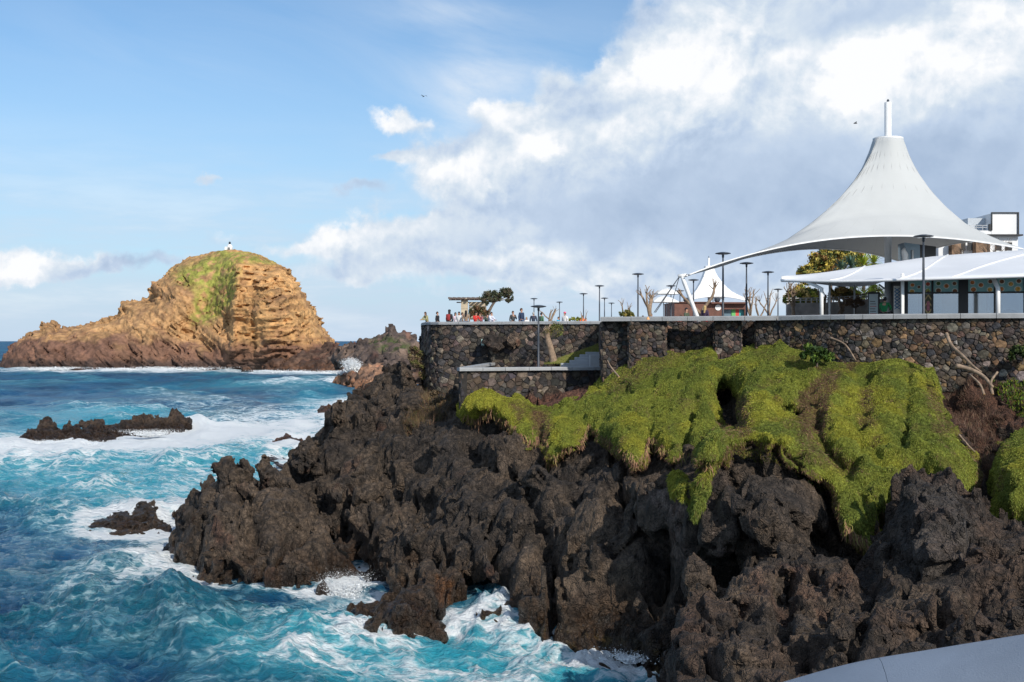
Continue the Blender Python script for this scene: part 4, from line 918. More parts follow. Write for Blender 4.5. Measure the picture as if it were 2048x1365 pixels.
# ------------------------------------------------------------ rubble walls, stone by stone
FLOOR = H+.42           # promenade level
CAPZ = H+1.30           # top of the parapet
m_stone = attr_mat('basalt_rubble', .85, .30, 5.0, .05, 14.0, .3)
m_mortar = mat('dark_joints', (.030, .026, .023), .95, .3, 3.0, .03)
m_cap = mat('grey_coping_stone', (.30, .31, .32), .75, .12, 1.6, .02, 25.0)
class Path2:
    def __init__(s, pts):      # plan points (x, y)
        s.p = np.array(pts, float); s.L = np.r_[0, np.cumsum(np.hypot(*np.diff(s.p, axis=0).T))]
    def at(s, t):
        t = np.asarray(t, float); x = np.interp(t, s.L, s.p[:, 0]); y = np.interp(t, s.L, s.p[:, 1])
        i = np.clip(np.searchsorted(s.L, t, 'right')-1, 0, len(s.p)-2); d_ = s.p[i+1]-s.p[i]; d_ = d_/np.maximum(np.linalg.norm(d_, axis=-1, keepdims=True), 1e-9)
        return x, y, d_[..., 1], -d_[..., 0]      # outward normal: to the right of travel (towards the sea)
def plan(pts): return [((px-1024)/F*D, D) for px, D in pts]
def pack(L, z0, z1, sizes, seed):
    r = np.random.RandomState(seed); P_ = []; W = []
    for rad, tries in sizes:
        for _ in range(int(tries*L*(z1-z0))):
            c = np.array([r.uniform(-.1, L+.1), r.uniform(z0-.1, z1+.1)])
            if P_:
                A = np.array(P_); d_ = np.hypot((A[:, 0]-c[0])*.76, (A[:, 1]-c[1])*1.3)
                if (d_ < (np.array(W)+rad)*.93).any(): continue
            P_.append(c); W.append(rad)
    return np.array(P_), np.array(W)
def cells(P_, W, L, z0, z1):
    out = []
    for i in range(len(P_)):
        poly = [(0, z0), (L, z0), (L, z1), (0, z1)]; c = P_[i]; d_ = np.hypot(*(P_-c).T); nb = np.argsort(d_)[1:22]
        x0, x1 = c[0]-.9, c[0]+.9
        poly = [(max(0, x0), max(z0, c[1]-.9)), (min(L, x1), max(z0, c[1]-.9)), (min(L, x1), min(z1, c[1]+.9)), (max(0, x0), min(z1, c[1]+.9))]
        for j in nb:
            n = P_[j]-c; k = (P_[j]@P_[j]-c@c-W[j]**2*1.1+W[i]**2*1.1)/2
            new = []
            for a, b in zip(poly, poly[1:]+poly[:1]):
                fa = a[0]*n[0]+a[1]*n[1]-k; fb_ = b[0]*n[0]+b[1]*n[1]-k
                if fa <= 0: new.append(a)
                if (fa <= 0) != (fb_ <= 0):
                    t_ = fa/(fa-fb_); new.append((a[0]+(b[0]-a[0])*t_, a[1]+(b[1]-a[1])*t_))
            poly = new
            if len(poly) < 3: break
        if len(poly) >= 3:
            q_ = [poly[0]]
            for v in poly[1:]:
                if math.hypot(v[0]-q_[-1][0], v[1]-q_[-1][1]) > .02: q_.append(v)
            if len(q_) >= 3: out.append(q_)
    return out
def stone_geo(poly, path, r, gap=.007, proud=(.015, .10)):
    poly = [(a+r.normal()*.012, b+r.normal()*.010) for a, b in poly]
    c = np.mean(poly, axis=0); P_ = np.array(poly); n = len(P_)
    d_ = P_-c; ln = np.linalg.norm(d_, axis=1)[:, None]
    if ln.mean() < .035: return None
    outer = c+d_*np.maximum(1-gap/ln, .3); pr = r.uniform(*proud); inner = c+d_*np.maximum(1-(gap+.035+.02*r.rand())/ln, .25)*(1+r.normal(size=(n, 1))*.05)
    tilt = r.normal(size=2)*.10
    rings = []
    for pts, off in ((outer, -.05), (outer, pr*.45), (inner, pr)):
        o = off+((pts-c)@tilt if off > 0 else 0)+(r.normal(size=n)*.008 if off > 0 else 0)
        x, y, nx, ny = path.at(pts[:, 0]); rings.append(np.stack([x+nx*o, y+ny*o, pts[:, 1]], 1))
    x, y, nx, ny = path.at(c[0]); o = pr+r.uniform(0, .02); ctr = np.array([[x+nx*o, y+ny*o, c[1]]])
    V = np.vstack(rings+[ctr]); fs = []
    for k in range(2):
        for i in range(n): fs.append((k*n+i, k*n+(i+1) % n, (k+1)*n+(i+1) % n, (k+1)*n+i))
    for i in range(n): fs.append((2*n+i, 2*n+(i+1) % n, 3*n))
    return V, fs
def wall_faces(root, runs, pal, sizes, seed, limit=300):
    """runs: list of (Path2, zbottom, ztop). every stone large enough is a part, the rest one stuff part"""
    r = np.random.RandomState(seed); allst = []
    for k, (pth, z0, z1) in enumerate(runs):
        L = pth.L[-1]; P_, W = pack(L, z0, z1, sizes, seed+k)
        for poly in cells(P_, W, L, z0, z1):
            g = stone_geo(poly, pth, r)
            if g: 
                pp = np.array(poly); a = .5*abs(np.dot(pp[:, 0], np.roll(pp[:, 1], 1))-np.dot(pp[:, 1], np.roll(pp[:, 0], 1)))
                c = np.array(pal[r.randint(len(pal))])*np.exp(r.normal()*.28)*(1+r.normal(size=3)*.04)
                allst.append((a, g, np.clip(c, .004, 1)))
    allst.sort(key=lambda s_: -s_[0])
    for a, (V, fs), c in allst[:limit]:
        me = bpy.data.meshes.new('stone'); o_ = np.round(V.mean(0), 3); me.from_pydata((V-o_).tolist(), [], fs); set_col(me, c)
        o = link('stone', me, m_stone, root); o.location = o_
    rest = allst[limit:]
    if rest:
        Vs = []; Fs = []; cs = []; b = 0
        for a, (V, fs), c in rest:
            Vs.append(V); Fs += [tuple(b+i for i in f_) for f_ in fs]; cs.append(np.repeat(c[None], len(V), 0)); b += len(V)
        me = bpy.data.meshes.new('small_stones'); me.from_pydata(np.vstack(Vs).tolist(), [], Fs); set_col(me, np.vstack(cs))
        o = link('small_stones', me, m_stone, root); o['kind'] = 'stuff'
    mb = MB()
    for pth, z0, z1 in runs:
        n = len(pth.p)
        fr = [(x, y) for x, y in pth.p]
        bk = []
        for i in range(n):
            x, y, nx, ny = pth.at(min(pth.L[i]+1e-4, pth.L[-1]-1e-4)); bk.append((x-nx*.35, y-ny*.35))
        vs = [(x, y, z) for z in (z0, z1) for x, y in fr]+[(x, y, z) for z in (z0, z1) for x, y in bk]
        fs = []
        for i in range(n-1):
            fs += [(i, i+1, n+i+1, n+i), (2*n+i+1, 2*n+i, 3*n+i, 3*n+i+1), (n+i, n+i+1, 3*n+i+1, 3*n+i)]
        fs += [(0, n, 3*n, 2*n), (n-1, 3*n-1, 4*n-1, 2*n-1)]
        mb.add(vs, fs)
    mb.build('core', m_mortar, root)
    print('stones', root.name, len(allst))
def coping(root, path, zf, w_=.55, th=.24, over=.14, ln=1.55, seed=0):
    r = random.Random(seed); s = 0.0; L = path.L[-1]
    while s < L-.2:
        e_ = min(L, s+ln*r.uniform(.85, 1.1)); g = .012
        prof = [(over, -th), (over, -.05), (over-.03, -.008), (over-.07, 0), (-w_+over+.02, 0), (-w_+over, -.02), (-w_+over, -th)]
        ss_ = [s+g, (s+e_)/2, e_-g]; vs = []
        for t_ in ss_:
            x, y, nx, ny = path.at(t_); z = zf(t_)
            vs += [(float(x+nx*o), float(y+ny*o), z+dz+.0) for o, dz in prof]
        n = len(prof); fs = [tuple(range(n)), tuple(reversed(range(2*n, 3*n)))]
        for k in range(2):
            for i in range(n): fs.append((k*n+(i+1) % n, k*n+i, (k+1)*n+i, (k+1)*n+(i+1) % n))
        me = bpy.data.meshes.new('coping_stone'); me.from_pydata(vs, [], fs); link('coping_stone', me, m_cap, root)
        s = e_
PAL_R = [tuple(.80*v_ for v_ in c_) for c_ in [(.105,.078,.058),(.15,.108,.076),(.075,.064,.056),(.125,.10,.083),(.21,.135,.075),(.048,.046,.050),(.19,.165,.145),(.085,.055,.042),(.06,.052,.046)]]
PAL_D = [(.055,.047,.042),(.072,.058,.048),(.040,.038,.040),(.10,.078,.060),(.034,.032,.034),(.085,.060,.048),(.13,.105,.085)]
PAL_B = [(.05,.046,.045),(.04,.038,.04),(.065,.058,.054),(.10,.09,.085),(.055,.045,.04)]
# right wall below the cafe
w1 = empty('retaining_wall', at(1800, 683, 57)*1.0); w1.location = (0, 0, 0)
tag(w1, 'long brown rubble stone wall below the white cafe canopy', 'wall')
pr = Path2(plan([(1560,61.4),(1700,58.5),(1850,57),(2048,55.7),(2320,54.4)]))
wall_faces(w1, [(pr, 9.6, CAPZ-.24)], PAL_R, [(.22,.8),(.165,3.5),(.12,12),(.085,60),(.058,160)], 21)
coping(w1, Path2(plan([(1560,61.3),(1700,58.4),(1850,56.9),(2048,55.6),(2320,54.3)])), lambda t_: CAPZ, .6, seed=1)
# buttressed stretch in the middle
w2 = empty('buttressed_wall'); tag(w2, 'dark rubble stone wall with projecting buttresses in the middle of the promenade edge', 'wall')
def run(a, b, z0=9.2): return (Path2(plan([a, b])), z0, CAPZ-.24)
segA = [run((1205,65),(1258,64.8)), run((1258,64.8),(1258,64.0)), run((1258,64.0),(1331,63.6)), run((1331,63.6),(1331,64.9)), run((1331,64.9),(1430,64.3)), run((1430,64.3),(1430,63)), run((1430,63.0),(1482,62.6)), run((1482,62.6),(1482,63.6)),
        run((1482,63.6),(1512,63.4)), run((1512,63.4),(1512,62.2)), run((1512,62.2),(1560,61.5)), (Path2([plan([(1200,79)])[0], plan([(1205,65)])[0]]), 9.2, CAPZ-.24)]
wall_faces(w2, segA, PAL_D+[(.12,.072,.05)], [(.135,8),(.10,40),(.07,100)], 31)
coping(w2, Path2(plan([(1201,64.5),(1380,62.9),(1559.5,61.3)])), lambda t_: CAPZ, .9, over=.05, seed=2)
# upper left wall round the tip
w3 = empty('rounded_wall'); tag(w3, 'dark rubble wall with a rounded seaward end and a thin grey coping under the crowd of visitors', 'wall')
P3 = [(845.5,92),(845,87.5),(847,84.6),(853,82.6),(864,81.6),(880,81),(1000,80),(1100,79),(1203,78)]
wall_faces(w3, [(Path2(plan(P3)), 7.6, CAPZ-.20)], PAL_D, [(.22,2),(.16,12),(.12,36),(.09,80)], 41)
coping(w3, Path2(plan([(844.5,92)]+[(a-.6 if a < 850 else a, b-.1) for a, b in P3[1:]])), lambda t_: CAPZ, .5, .19, .1, 1.5, 3)
# lower terrace wall
w4 = empty('terrace_wall'); tag(w4, 'low dark rubble wall of the lower terrace with a pale coping bent into a sharp corner', 'wall')
zt4 = lambda t_: 10.52+.07*min(t_/9, 1)
p4 = Path2(plan([(921,66),(1065,67.5),(1206,69)]))
wall_faces(w4, [(p4, 8.2, 10.32), (Path2(plan([(981,81),(921,66)])), 8.2, 10.32)], PAL_D, [(.22,3),(.16,16),(.12,40),(.085,80)], 51, 200)
coping(w4, Path2(plan([(918,65.8),(1065,67.3),(1208,68.8)])), lambda t_: 10.54, .5, .19, .08, 1.5, 4)
coping(w4, Path2(plan([(980,80.5),(921.5,66.5)])), lambda t_: 10.56-.0*t_, .5, .17, .10, 1.5, 5)
# ---- paving and terrace
m_pave = mat('promenade_paving', (.34, .32, .30), .85, .12, .5, .01)
def slab_poly(name, pts, z0, z1, m_, label=None, kind='structure', cat=None):
    n = len(pts); vs = [(x, y, z0) for x, y in pts]+[(x, y, z1) for x, y in pts]
    me = bpy.data.meshes.new(name); me.from_pydata(vs, [], [tuple(range(n, 2*n)), tuple(reversed(range(n)))]+[(i, (i+1) % n, n+(i+1) % n, n+i) for i in range(n)])
    o = link(name, me, m_); tag(o, label, cat, kind=kind); return o
inset = [(850,95),(853,88),(862,84.5),(884,83),(1210,80.5),(1215,67.5),(1560,65),(1700,60.5),(1850,59),(2320,56.5)]
slab_poly('promenade', plan(inset)+[(60, 80), (95, 230), (-1, 230), (-8, 108)], 11.2, FLOOR, m_pave, 'pale paved promenade behind the parapets')
slab_poly('terrace_floor', plan([(930,67.5),(1206,70.5),(1206,78.5),(985,80)]), 7.5, 9.75, m_pave, 'lower terrace floor')
m_grass = attr_mat('short_grass', .95, .35, 3.0, .05, 20, .1)
gp = [at(1088, 730, 77), at(1130, 714, 78), at(1172, 697, 78.2), at(1215, 683, 78), at(1215, 716, 74.5), at(1160, 722, 74.5), at(1120, 729, 74.5)]
V = np.array([tuple(v) for v in gp]+[(v.x, v.y, 9) for v in gp]); me = bpy.data.meshes.new('grass_slope'); me.from_pydata(V.tolist(), [], [(0, 1, 5, 6), (1, 2, 4, 5), (2, 3, 4), (6, 5, 12, 13), (5, 4, 11, 12), (4, 3, 10, 11)])
set_col(me, np.array([.16, .16, .035])); gs_ = link('grass_slope', me, m_grass); tag(gs_, 'sloping strip of grass beside the terrace steps', kind='structure')
r_ = np.random.RandomState(8); n = 9000; a = r_.rand(n, 1); b = r_.rand(n, 1)
lo_ = np.array(gp[6])*(1-a)+np.array(gp[4])*a; hi_ = np.array(gp[0])*(1-a)+np.array(gp[3])*a; pos = lo_*(1-b)+hi_*b
tip = pos+np.c_[r_.normal(size=(n, 2))*.04, r_.uniform(.05, .16, n)]; wv = np.array([.012, 0, 0])
me = np_mesh('grass', np.stack([pos-wv, pos+wv, tip], 1).reshape(-1, 3), np.arange(3*n).reshape(n, 3), False); set_col(me, np.repeat(np.array([[.17, .19, .035], [.12, .15, .03], [.24, .21, .07]])[r_.randint(0, 3, n)], 3, 0)); tag(link('grass', me, mat_leaf), 'short dry green grass on the slope by the terrace steps', kind='stuff')
st = empty('stairs', at(1165, 730, 73)); tag(st, 'flight of grey stone steps climbing right on the lower terrace', 'stairs')
m_step = mat('grey_step_stone', (.33, .35, .37), .8, .1, 2.0, .01)
for i, (x0, yt) in enumerate([(1122,727.5),(1140,721.5),(1150,715.5),(1160,710),(1172,705)]):
    p0 = at(x0, yt, 73+i*.35)-st.location
    p1 = at(1216, yt, 73+i*.35)-st.location
    MB().box(p0.x, p1.x, p0.y, p0.y+.5+.35*(4-i)*.2, 9.4-st.location.z, p0.z, bev=.015).build('step', m_step, st)
bx_ = at(1180, 711, 72.2)-st.location; MB().box(bx_.x, bx_.x+1.0, bx_.y, bx_.y+.6, 9.4-st.location.z, bx_.z, bev=.02).build('cheek_block', m_step, st)
# natural boulders built into the wall, ledge rocks, plaque
def wall_rock(poly, pts, label, tint):
    o, p, q = sea_rock(poly, pts, .09, label, .34, tint, 2.2, .8, .5, zlo=8.5, pad=1.0); o.name = 'boulder'; o['category'] = 'boulder'; return o
wall_rock([(968,672),(985,665),(1000,668),(1018,664),(1030,672),(1040,690),(1025,700),(1010,698),(998,703),(985,702),(974,694),(962,686)], [(975,680,79.2),(1000,685,78.8),(1030,685,79.2),(1000,675,79.3)], 'dark rounded boulders built into the wall beside the small plaque', (.9,.9,.95))
wall_rock([(1012,668),(1028,664),(1040,668),(1042,690),(1028,697),(1014,694)], [(1020,680,78.6),(1035,685,78.8),(1028,670,78.9)], 'pale grey boulder in the wall right of the dark boulders', (2.6,2.5,2.4))
wall_rock([(836,674),(850,672),(852,715),(842,712),(836,705),(838,690)], [(840,690,88),(846,690,86.5),(845,710,87)], 'dark ledge rocks jutting from the seaward end of the rounded wall', (.8,.8,.85))
pq = empty('plaque', at(965.5, 692, 79.6)); tag(pq, 'small pale green plaque on the dark wall', 'plaque'); MB().box(-.10, .10, 0, .04, 0, .42, bev=.01).build('board', mat('pale_green_enamel', (.35, .50, .46), .4, .1), pq)
for k in range(4): MB().box(-.07, .07, -.006, .0, .08+.07*k, .09+.07*k).build('text_line', m_white, pq)
# ------------------------------------------------------------ tents, cafe, lamps
m_fabric = mat('white_membrane', (.46, .475, .475), .62, .035, .35, .004, 6.0, spec=.3)
m_fabric2 = mat('white_roof_membrane', (.72, .735, .76), .5, .04, .3, .004, 4.0, spec=.4)
m_paint = mat('white_painted_steel', (.74, .75, .75), .4, .06, 2.0)
m_lamp = mat('dark_blue_grey_steel', (.035, .045, .062), .45, .1, 5.0)
m_glasspanel = mat('lamp_lens', (.55, .58, .60), .25, .05)
m_cable = mat('steel_cable', (.10, .10, .11), .5, .1, metal=.6)
def curve_pts(pts, n):
    """Catmull-Rom through points"""
    P_ = [Vector(p) for p in pts]; P_ = [P_[0]*2-P_[1]]+P_+[P_[-1]*2-P_[-2]]; out = []; m = len(P_)-3
    for i in range(n+1):
        t = i/n*m; k = min(int(t), m-1); u = t-k; a, b, c, d_ = P_[k:k+4]
        out.append(.5*((2*b)+(c-a)*u+(2*a-5*b+4*c-d_)*u*u+(3*b-a-3*c+d_)*u**3))
    return out
def grid_mesh(rows, name, thick=0.0):
    nr, nc = len(rows), len(rows[0]); vs = [tuple(v) for r in rows for v in r]
    fs = [(i*nc+j, i*nc+j+1, (i+1)*nc+j+1, (i+1)*nc+j) for i in range(nr-1) for j in range(nc-1)]
    me = bpy.data.meshes.new(name); me.from_pydata(vs, [], fs); me.update(); return me
GG = [(0,0),(.06,.17),(.125,.30),(.256,.49),(.386,.632),(.543,.775),(.70,.866),(.85,.94),(1,1)]
m_seam = mat('membrane_weld', (.36, .37, .37), .6, .03)
def tent(name, label, mast, ring_z, ring_r, mast_top, corners, mids, D0, pole_r=.22, n=96, m_=None, seams=True, pole=True):
    """mast (x, y); corners / mids: points on the free edge, alternating, in order"""
    root = empty(name, (mast[0], mast[1], FLOOR)); tag(root, label, 'tent')
    o0 = root.location
    edge = []; k = len(corners)
    for i in range(k):
        a, b, c = corners[i], mids[i], corners[(i+1) % k]
        for t in range(n//k):
            u = t/(n//k); edge.append(a*(1-u)**2+ (b*2-(a+c)*.5)*2*u*(1-u)+c*u*u)
    N = len(edge); rows = []
    zt = ring_z
    # spread the ring angles with the edge so the cloth does not twist
    ang_ = [math.atan2(e.y-mast[1], e.x-mast[0]) for e in edge]
    S = 26
    for s_ in range(S+1):
        u = (s_/S)**1.25; g = np.interp(u, [a for a, _ in GG], [b for _, b in GG]); row = []
        for j, e in enumerate(edge):
            rx, ry = mast[0]+ring_r*math.cos(ang_[j]), mast[1]+ring_r*math.sin(ang_[j])
            row.append(Vector((rx+(e.x-rx)*u-o0.x, ry+(e.y-ry)*u-o0.y, zt+(e.z-zt)*g-o0.z+(-.012*abs(math.sin(j*math.pi*24/N)) if seams else 0))))
        row.append(row[0].copy()); rows.append(row)
    me = grid_mesh(rows, 'canopy'); c = link('canopy', me, m_ or m_fabric, root, True)
    sol = c.modifiers.new('thickness', 'SOLIDIFY'); sol.thickness = .03
    mb = MB(); mb.tube([Vector(e)-o0 for e in edge]+[Vector(edge[0])-o0], .045, 6, False); mb.build('edge_cable', m_paint, c, True)
    if seams:
        for j in range(0, N, 3): MB().tube([rows[s_][j]+Vector((0, 0, .012)) for s_ in range(2, S+1, 2)], .022, 4, False).build('seam', m_seam, c, True)
    mb = MB(); mb.lathe([(ring_r+.03, -.16), (ring_r+.07, -.13), (ring_r+.07, -.02), (ring_r*.9, .0)], 32, (0, 0, zt-o0.z)); mb.build('top_ring', m_paint, root, True)
    if pole:
        mb = MB(); mb.lathe([(pole_r, 0), (pole_r, mast_top-o0.z), (pole_r*.8, mast_top-o0.z+.02)], 20); mb.build('mast', m_paint, root, True)
        MB().lathe([(pole_r*.35, 0), (pole_r*.4, .10), (pole_r*.1, .2)], 10, (0, 0, mast_top-o0.z+.02)).build('finial', m_lamp, root)
    return root
V3 = lambda *a: Vector(a)
Dm = 76.0
mx = (1776-1024)/F*Dm
big_t = tent('tensile_tent', 'large white peaked membrane tent with a tall mast rising behind the cafe', (mx, Dm), H+(683-277)/F*Dm, .87, H+(683-206)/F*Dm,
    [at(1372, 553, 66.5), at(2046, 499, 71), at(1800, 524, 93)],
    [at(1700, 476, 70), at(1925, 486, 85), at(1620, 499, 83)], Dm, .215)
# dark leaning outer support pole, cables, anchorage
tp = empty('raking_mast', at(1407, 627, 66.5)); tag(tp, 'white inclined steel mast holding the low corner of the big tent', 'mast')
t0 = at(1364, 554, 66.8)-tp.location
b0 = Vector((0, 0, FLOOR-tp.location.z))
MB().tube([b0, t0*.1+b0*.9, t0*.9+b0*.1, t0], [.10, .115, .115, .09], 14).build('shaft', m_paint, tp, True)
MB().tube([t0+V3(-.22, 0, .02), t0+V3(.25, 0, .08)], .10, 12).build('head', m_paint, tp, True)
for (px, py) in ((1308, 626), (1311, 626), (1340, 620)):
    e_ = at(px, py, 66.5 if py > 622 else 68)-tp.location; MB().tube([t0+V3(-.15, 0, 0), e_], .022, 6).build('stay_cable', m_cable, tp)
MB().tube([t0+V3(.2, 0, .1), at(1380, 551, 66.4)-tp.location], .035, 6).build('tension_cable', m_cable, tp)
fl = empty('orange_cone', at(1296, 640, 62.9)); tag(fl, 'small pale orange scrap hanging on the parapet below the mast cables', 'scrap')
MB().lathe([(.10, 0), (.06, .09), (.01, .16)], 8).build('scrap', mat('pale_orange', (.75, .38, .15), .7, .2), fl); fl.name = 'cloth_scrap'
# second tent
D2 = 130
small_t = tent('tensile_tent', 'small bright white peaked tent over the brown building beyond the bare trees', ((1417.5-1024)/F*D2, D2), H+(683-533)/F*D2, .45, H+(683-517)/F*D2,
    [at(1362, 606, 125), at(1512, 611, 125), at(1440, 600, 142)], [at(1440, 594, 126), at(1475, 592, 138), at(1390, 594, 138)], D2, .12, m_=mat('bright_white_membrane', (.88, .88, .87), .6, .02))

def lamp_proto():
    root = empty('street_lamp'); h = 5.1
    MB().lathe([(.11, 0), (.11, .5), (.075, .52), (.062, 3.2), (.045, h-.28)], 12).build('pole', m_lamp, root, True)
    MB().lathe([(.05, h-.30), (.07, h-.26), (.07, h-.12), (.05, h-.10)], 12).build('neck', m_lamp, root, True)
    hd = MB().lathe([(.10, h-.12), (.46, h-.06), (.48, h-.03), (.40, h+.0), (.16, h+.045), (.02, h+.05)], 24).build('head', m_lamp, root, True)
    MB().lathe([(.02, h-.125), (.30, h-.10), (.30, h-.094), (.02, h-.094)], 20).build('lens', m_glasspanel, hd)
    return root
note_l = None
LAMPS = [(1847,470,57.5,'tall street lamp standing in front of the white cafe canopy'),(1446,505,None,'tall street lamp crossing the big tent cable right of the small tent'),(1493,525,None,'street lamp whose top touches the low edge of the big tent'),
 (1536,543,None,'street lamp between the bare trees left of the cafe canopy'),(1276,547,None,'tall street lamp left of the multi-stemmed pruned tree'),(1342,571,None,'street lamp just left of the raking white mast'),(1387,559,None,'street lamp against the left slope of the small white tent'),
 (1199,571,None,'street lamp at the step where the parapet rises'),(1167,587,None,'slim distant street lamp beside the yellow bush'),(1209,596,None,'small distant street lamp right of the parapet step'),(1223,606,None,'tiny distant street lamp left of the forked bare tree'),
 (1119,604,None,'tiny distant street lamp beside the two stubby bare trees'),(1426,588,None,'small street lamp seen against the small white tent'),(1360,581,None,'small street lamp between two others before the brown building'),(1500,594,None,'small distant street lamp right of the brown building'),
 (1556,578,None,'small street lamp left of the yellow green tree'),(1255,621,None,'very distant street lamp top above the round bush'),(1068,597,None,'slim street lamp left of the bare trees above the rounded wall')]
lp = lamp_proto(); note_kids(lp)
for i, (px, py, D, lab) in enumerate(LAMPS):
    o = lp if i == 0 else copy_tree(lp)
    D = D or min(5.4*F/(683-py), 190)
    o.location = ((px-1024)/F*D, D, H+(683-py)/F*D-5.15); tag(o, lab, 'street lamp', 'street lamps along the promenade')
o = copy_tree(lp); D = 72; o.location = ((1077-1024)/F*D, D, H+(683-612)/F*D-5.12); tag(o, 'street lamp standing on the lower terrace in front of the rounded wall', 'street lamp', 'street lamps along the promenade')

# ---- cafe canopy
cf = empty('canopy_roof', at(1800, 640, 60)); cf.location.z = FLOOR; cf.name = 'cafe_canopy'; tag(cf, 'low white membrane canopy on white posts over the cafe', 'canopy')
o0 = cf.location
front = curve_pts([at(1563, 561, 63), at(1640, 562.5, 61.2), at(1720, 562, 60), at(1800, 559.5, 59), at(1920, 556, 58), at(2048, 552, 57.2), at(2300, 545, 56)], 48)
ridge = curve_pts([at(1563, 559.5, 63.3), at(1640, 547, 65.5), at(1720, 535, 66.5), at(1800, 523, 67.2), at(1880, 512.5, 68), at(2048, 501, 69), at(2300, 489, 70)], 48)
back = curve_pts([at(1563, 561, 63.6), at(1625, 566, 72), at(1690, 572.5, 75), at(1740, 570, 76), at(1800, 560, 77), at(2048, 556, 77), at(2300, 552, 77)], 48)
rows = []
for k in range(9):
    u = k/8; rows.append([a.lerp(b, u)-o0+V3(0, 0, -.10*math.sin(math.pi*u)) for a, b in zip(front, ridge)])
for k in range(1, 9):
    u = k/8; rows.append([a.lerp(b, u)-o0+V3(0, 0, .2*math.sin(math.pi*u)) for a, b in zip(ridge, back)])
me = grid_mesh(rows, 'roof'); rf = link('roof', me, m_fabric2, cf, True); sl = rf.modifiers.new('t', 'SOLIDIFY'); sl.thickness = .03
MB().tube([p-o0+V3(0, 0, -.03) for p in front], .075, 8).build('edge_tube', m_fabric2, rf, True)
MB().tube([p-o0 for p in back], .06, 8).build('edge_tube', m_fabric2, rf, True)
for (ia, ib) in ((24, 33), (31, 42), (10, 17)):
    pts = []
    for k in range(9):
        j = ia+(ib-ia)*k/8; r0 = rows[k][int(j)].lerp(rows[k][min(int(j)+1, 48)], j-int(j)); pts.append(r0+V3(0, 0, .03))
    MB().tube(pts, .04, 5).build('seam', m_paint, rf, True)
def post(px, D, pts, r_=.11, name='post'):
    b = V3((px-1024)/F*D, D, FLOOR)-o0; MB().tube([b]+[at(x, y, D2_)-o0 for x, y, D2_ in pts], r_, 12).build(name, m_paint, cf, True)
post(1643, 61.5, [(1643, 578, 61.5), (1614, 564, 61.8)], .105)
post(1659.5, 66, [(1659.5, 567, 66)], .065)
post(1709, 72, [(1709, 571, 72)], .05)
post(1996, 58.2, [(1996, 578, 58.2), (1986, 556, 58.6)], .11)
post(1778, 68, [(1778, 566, 68)], .24)
b_ = at(1805, 600, 59.6)-o0; MB().box(b_.x-.07, b_.x+.07, b_.y-.07, b_.y+.07, 0, 2.93, bev=.01).build('post', m_white, cf)
MB().tube([at(1778, 585, 68)-o0, at(1758, 570, 68)-o0], .05, 8).build('brace', m_paint, cf, True)

# ---- cafe
m_frame = mat('black_window_frame', (.012, .013, .016), .4, .1)
m_glass = bpy.data.materials.new('window_glass'); m_glass.use_nodes = True; t = NT(m_glass.node_tree); t.n.clear()
tr = t.new('ShaderNodeBsdfTransparent'); tr.inputs[0].default_value = (.55, .64, .70, 1); gl = t.new('ShaderNodeBsdfGlossy'); gl.inputs['Roughness'].default_value = .06; gl.inputs[0].default_value = (.80, .88, .95, 1)
mx_ = t.new('ShaderNodeMixShader'); mx_.inputs[0].default_value = .34; t.l.new(tr.outputs[0], mx_.inputs[1]); t.l.new(gl.outputs[0], mx_.inputs[2]); ou = t.new('ShaderNodeOutputMaterial'); t.l.new(mx_.outputs[0], ou.inputs[0])
m_teal = mat('teal_print', (.20, .42, .44), .5, .12, 1.5); m_teal2 = mat('dark_teal_print', (.03, .20, .26), .5, .15, 2.0); m_plate = mat('plate_print', (.62, .68, .64), .5, .06)
m_food = [mat('food_print_%s' % n_, c_, .6, .5, 9.0) for n_, c_ in (('orange', (.45, .16, .04)), ('brown', (.16, .07, .03)), ('green', (.07, .13, .03)), ('yellow', (.50, .30, .07)), ('red', (.35, .06, .03)))]
cb = empty('cafe_building', V3(at(1810, 600, 62).x, 62, FLOOR)); tag(cb, 'glass fronted cafe with black frames and photo menus of plates above the windows', 'cafe')
o0 = cb.location
fa, fb_p = at(1807, 600, 62.0), at(2300, 600, 59.6)
fdir = Vector((fb_p.x-fa.x, fb_p.y-fa.y, 0)); fl_ = fdir.length; fdir /= fl_; fn_ = V3(fdir.y, -fdir.x, 0)
Mf = Matrix.Translation(V3(fa.x, fa.y, FLOOR)-o0) @ Matrix(((fdir.x, -fn_.x, 0, 0), (fdir.y, -fn_.y, 0, 0), (0, 0, 1, 0), (0, 0, 0, 1)))
def fs_of(px):      # distance along the facade where the line of sight at this column meets it
    a = (px-1024)/F; return (a*fa.y-fa.x)/(fdir.x-a*fdir.y)
def zof(px, py):
    s_ = fs_of(px); return H+(683-py)/F*(fa.y+fdir.y*s_)-FLOOR
def fbx(px0, px1, z0, z1, y0, y1, name, m_, par=cb, bev=0):
    return MB().box(fs_of(px0), fs_of(px1), y0, y1, z0, z1, Mf, bev).build(name, m_, par)
ZT = 3.15; ZM = 2.10
fbx(1807, 2300, 2.93, 3.0, -.02, .25, 'fascia', m_teal2)
for (a, b) in ((1807,1816),(1863,1867),(1917,1936.5),(1988,1994),(2047.5,2054),(2110,2116),(2180,2200)): fbx(a, b, 0, 2.93, 0, .12, 'mullion', m_frame)
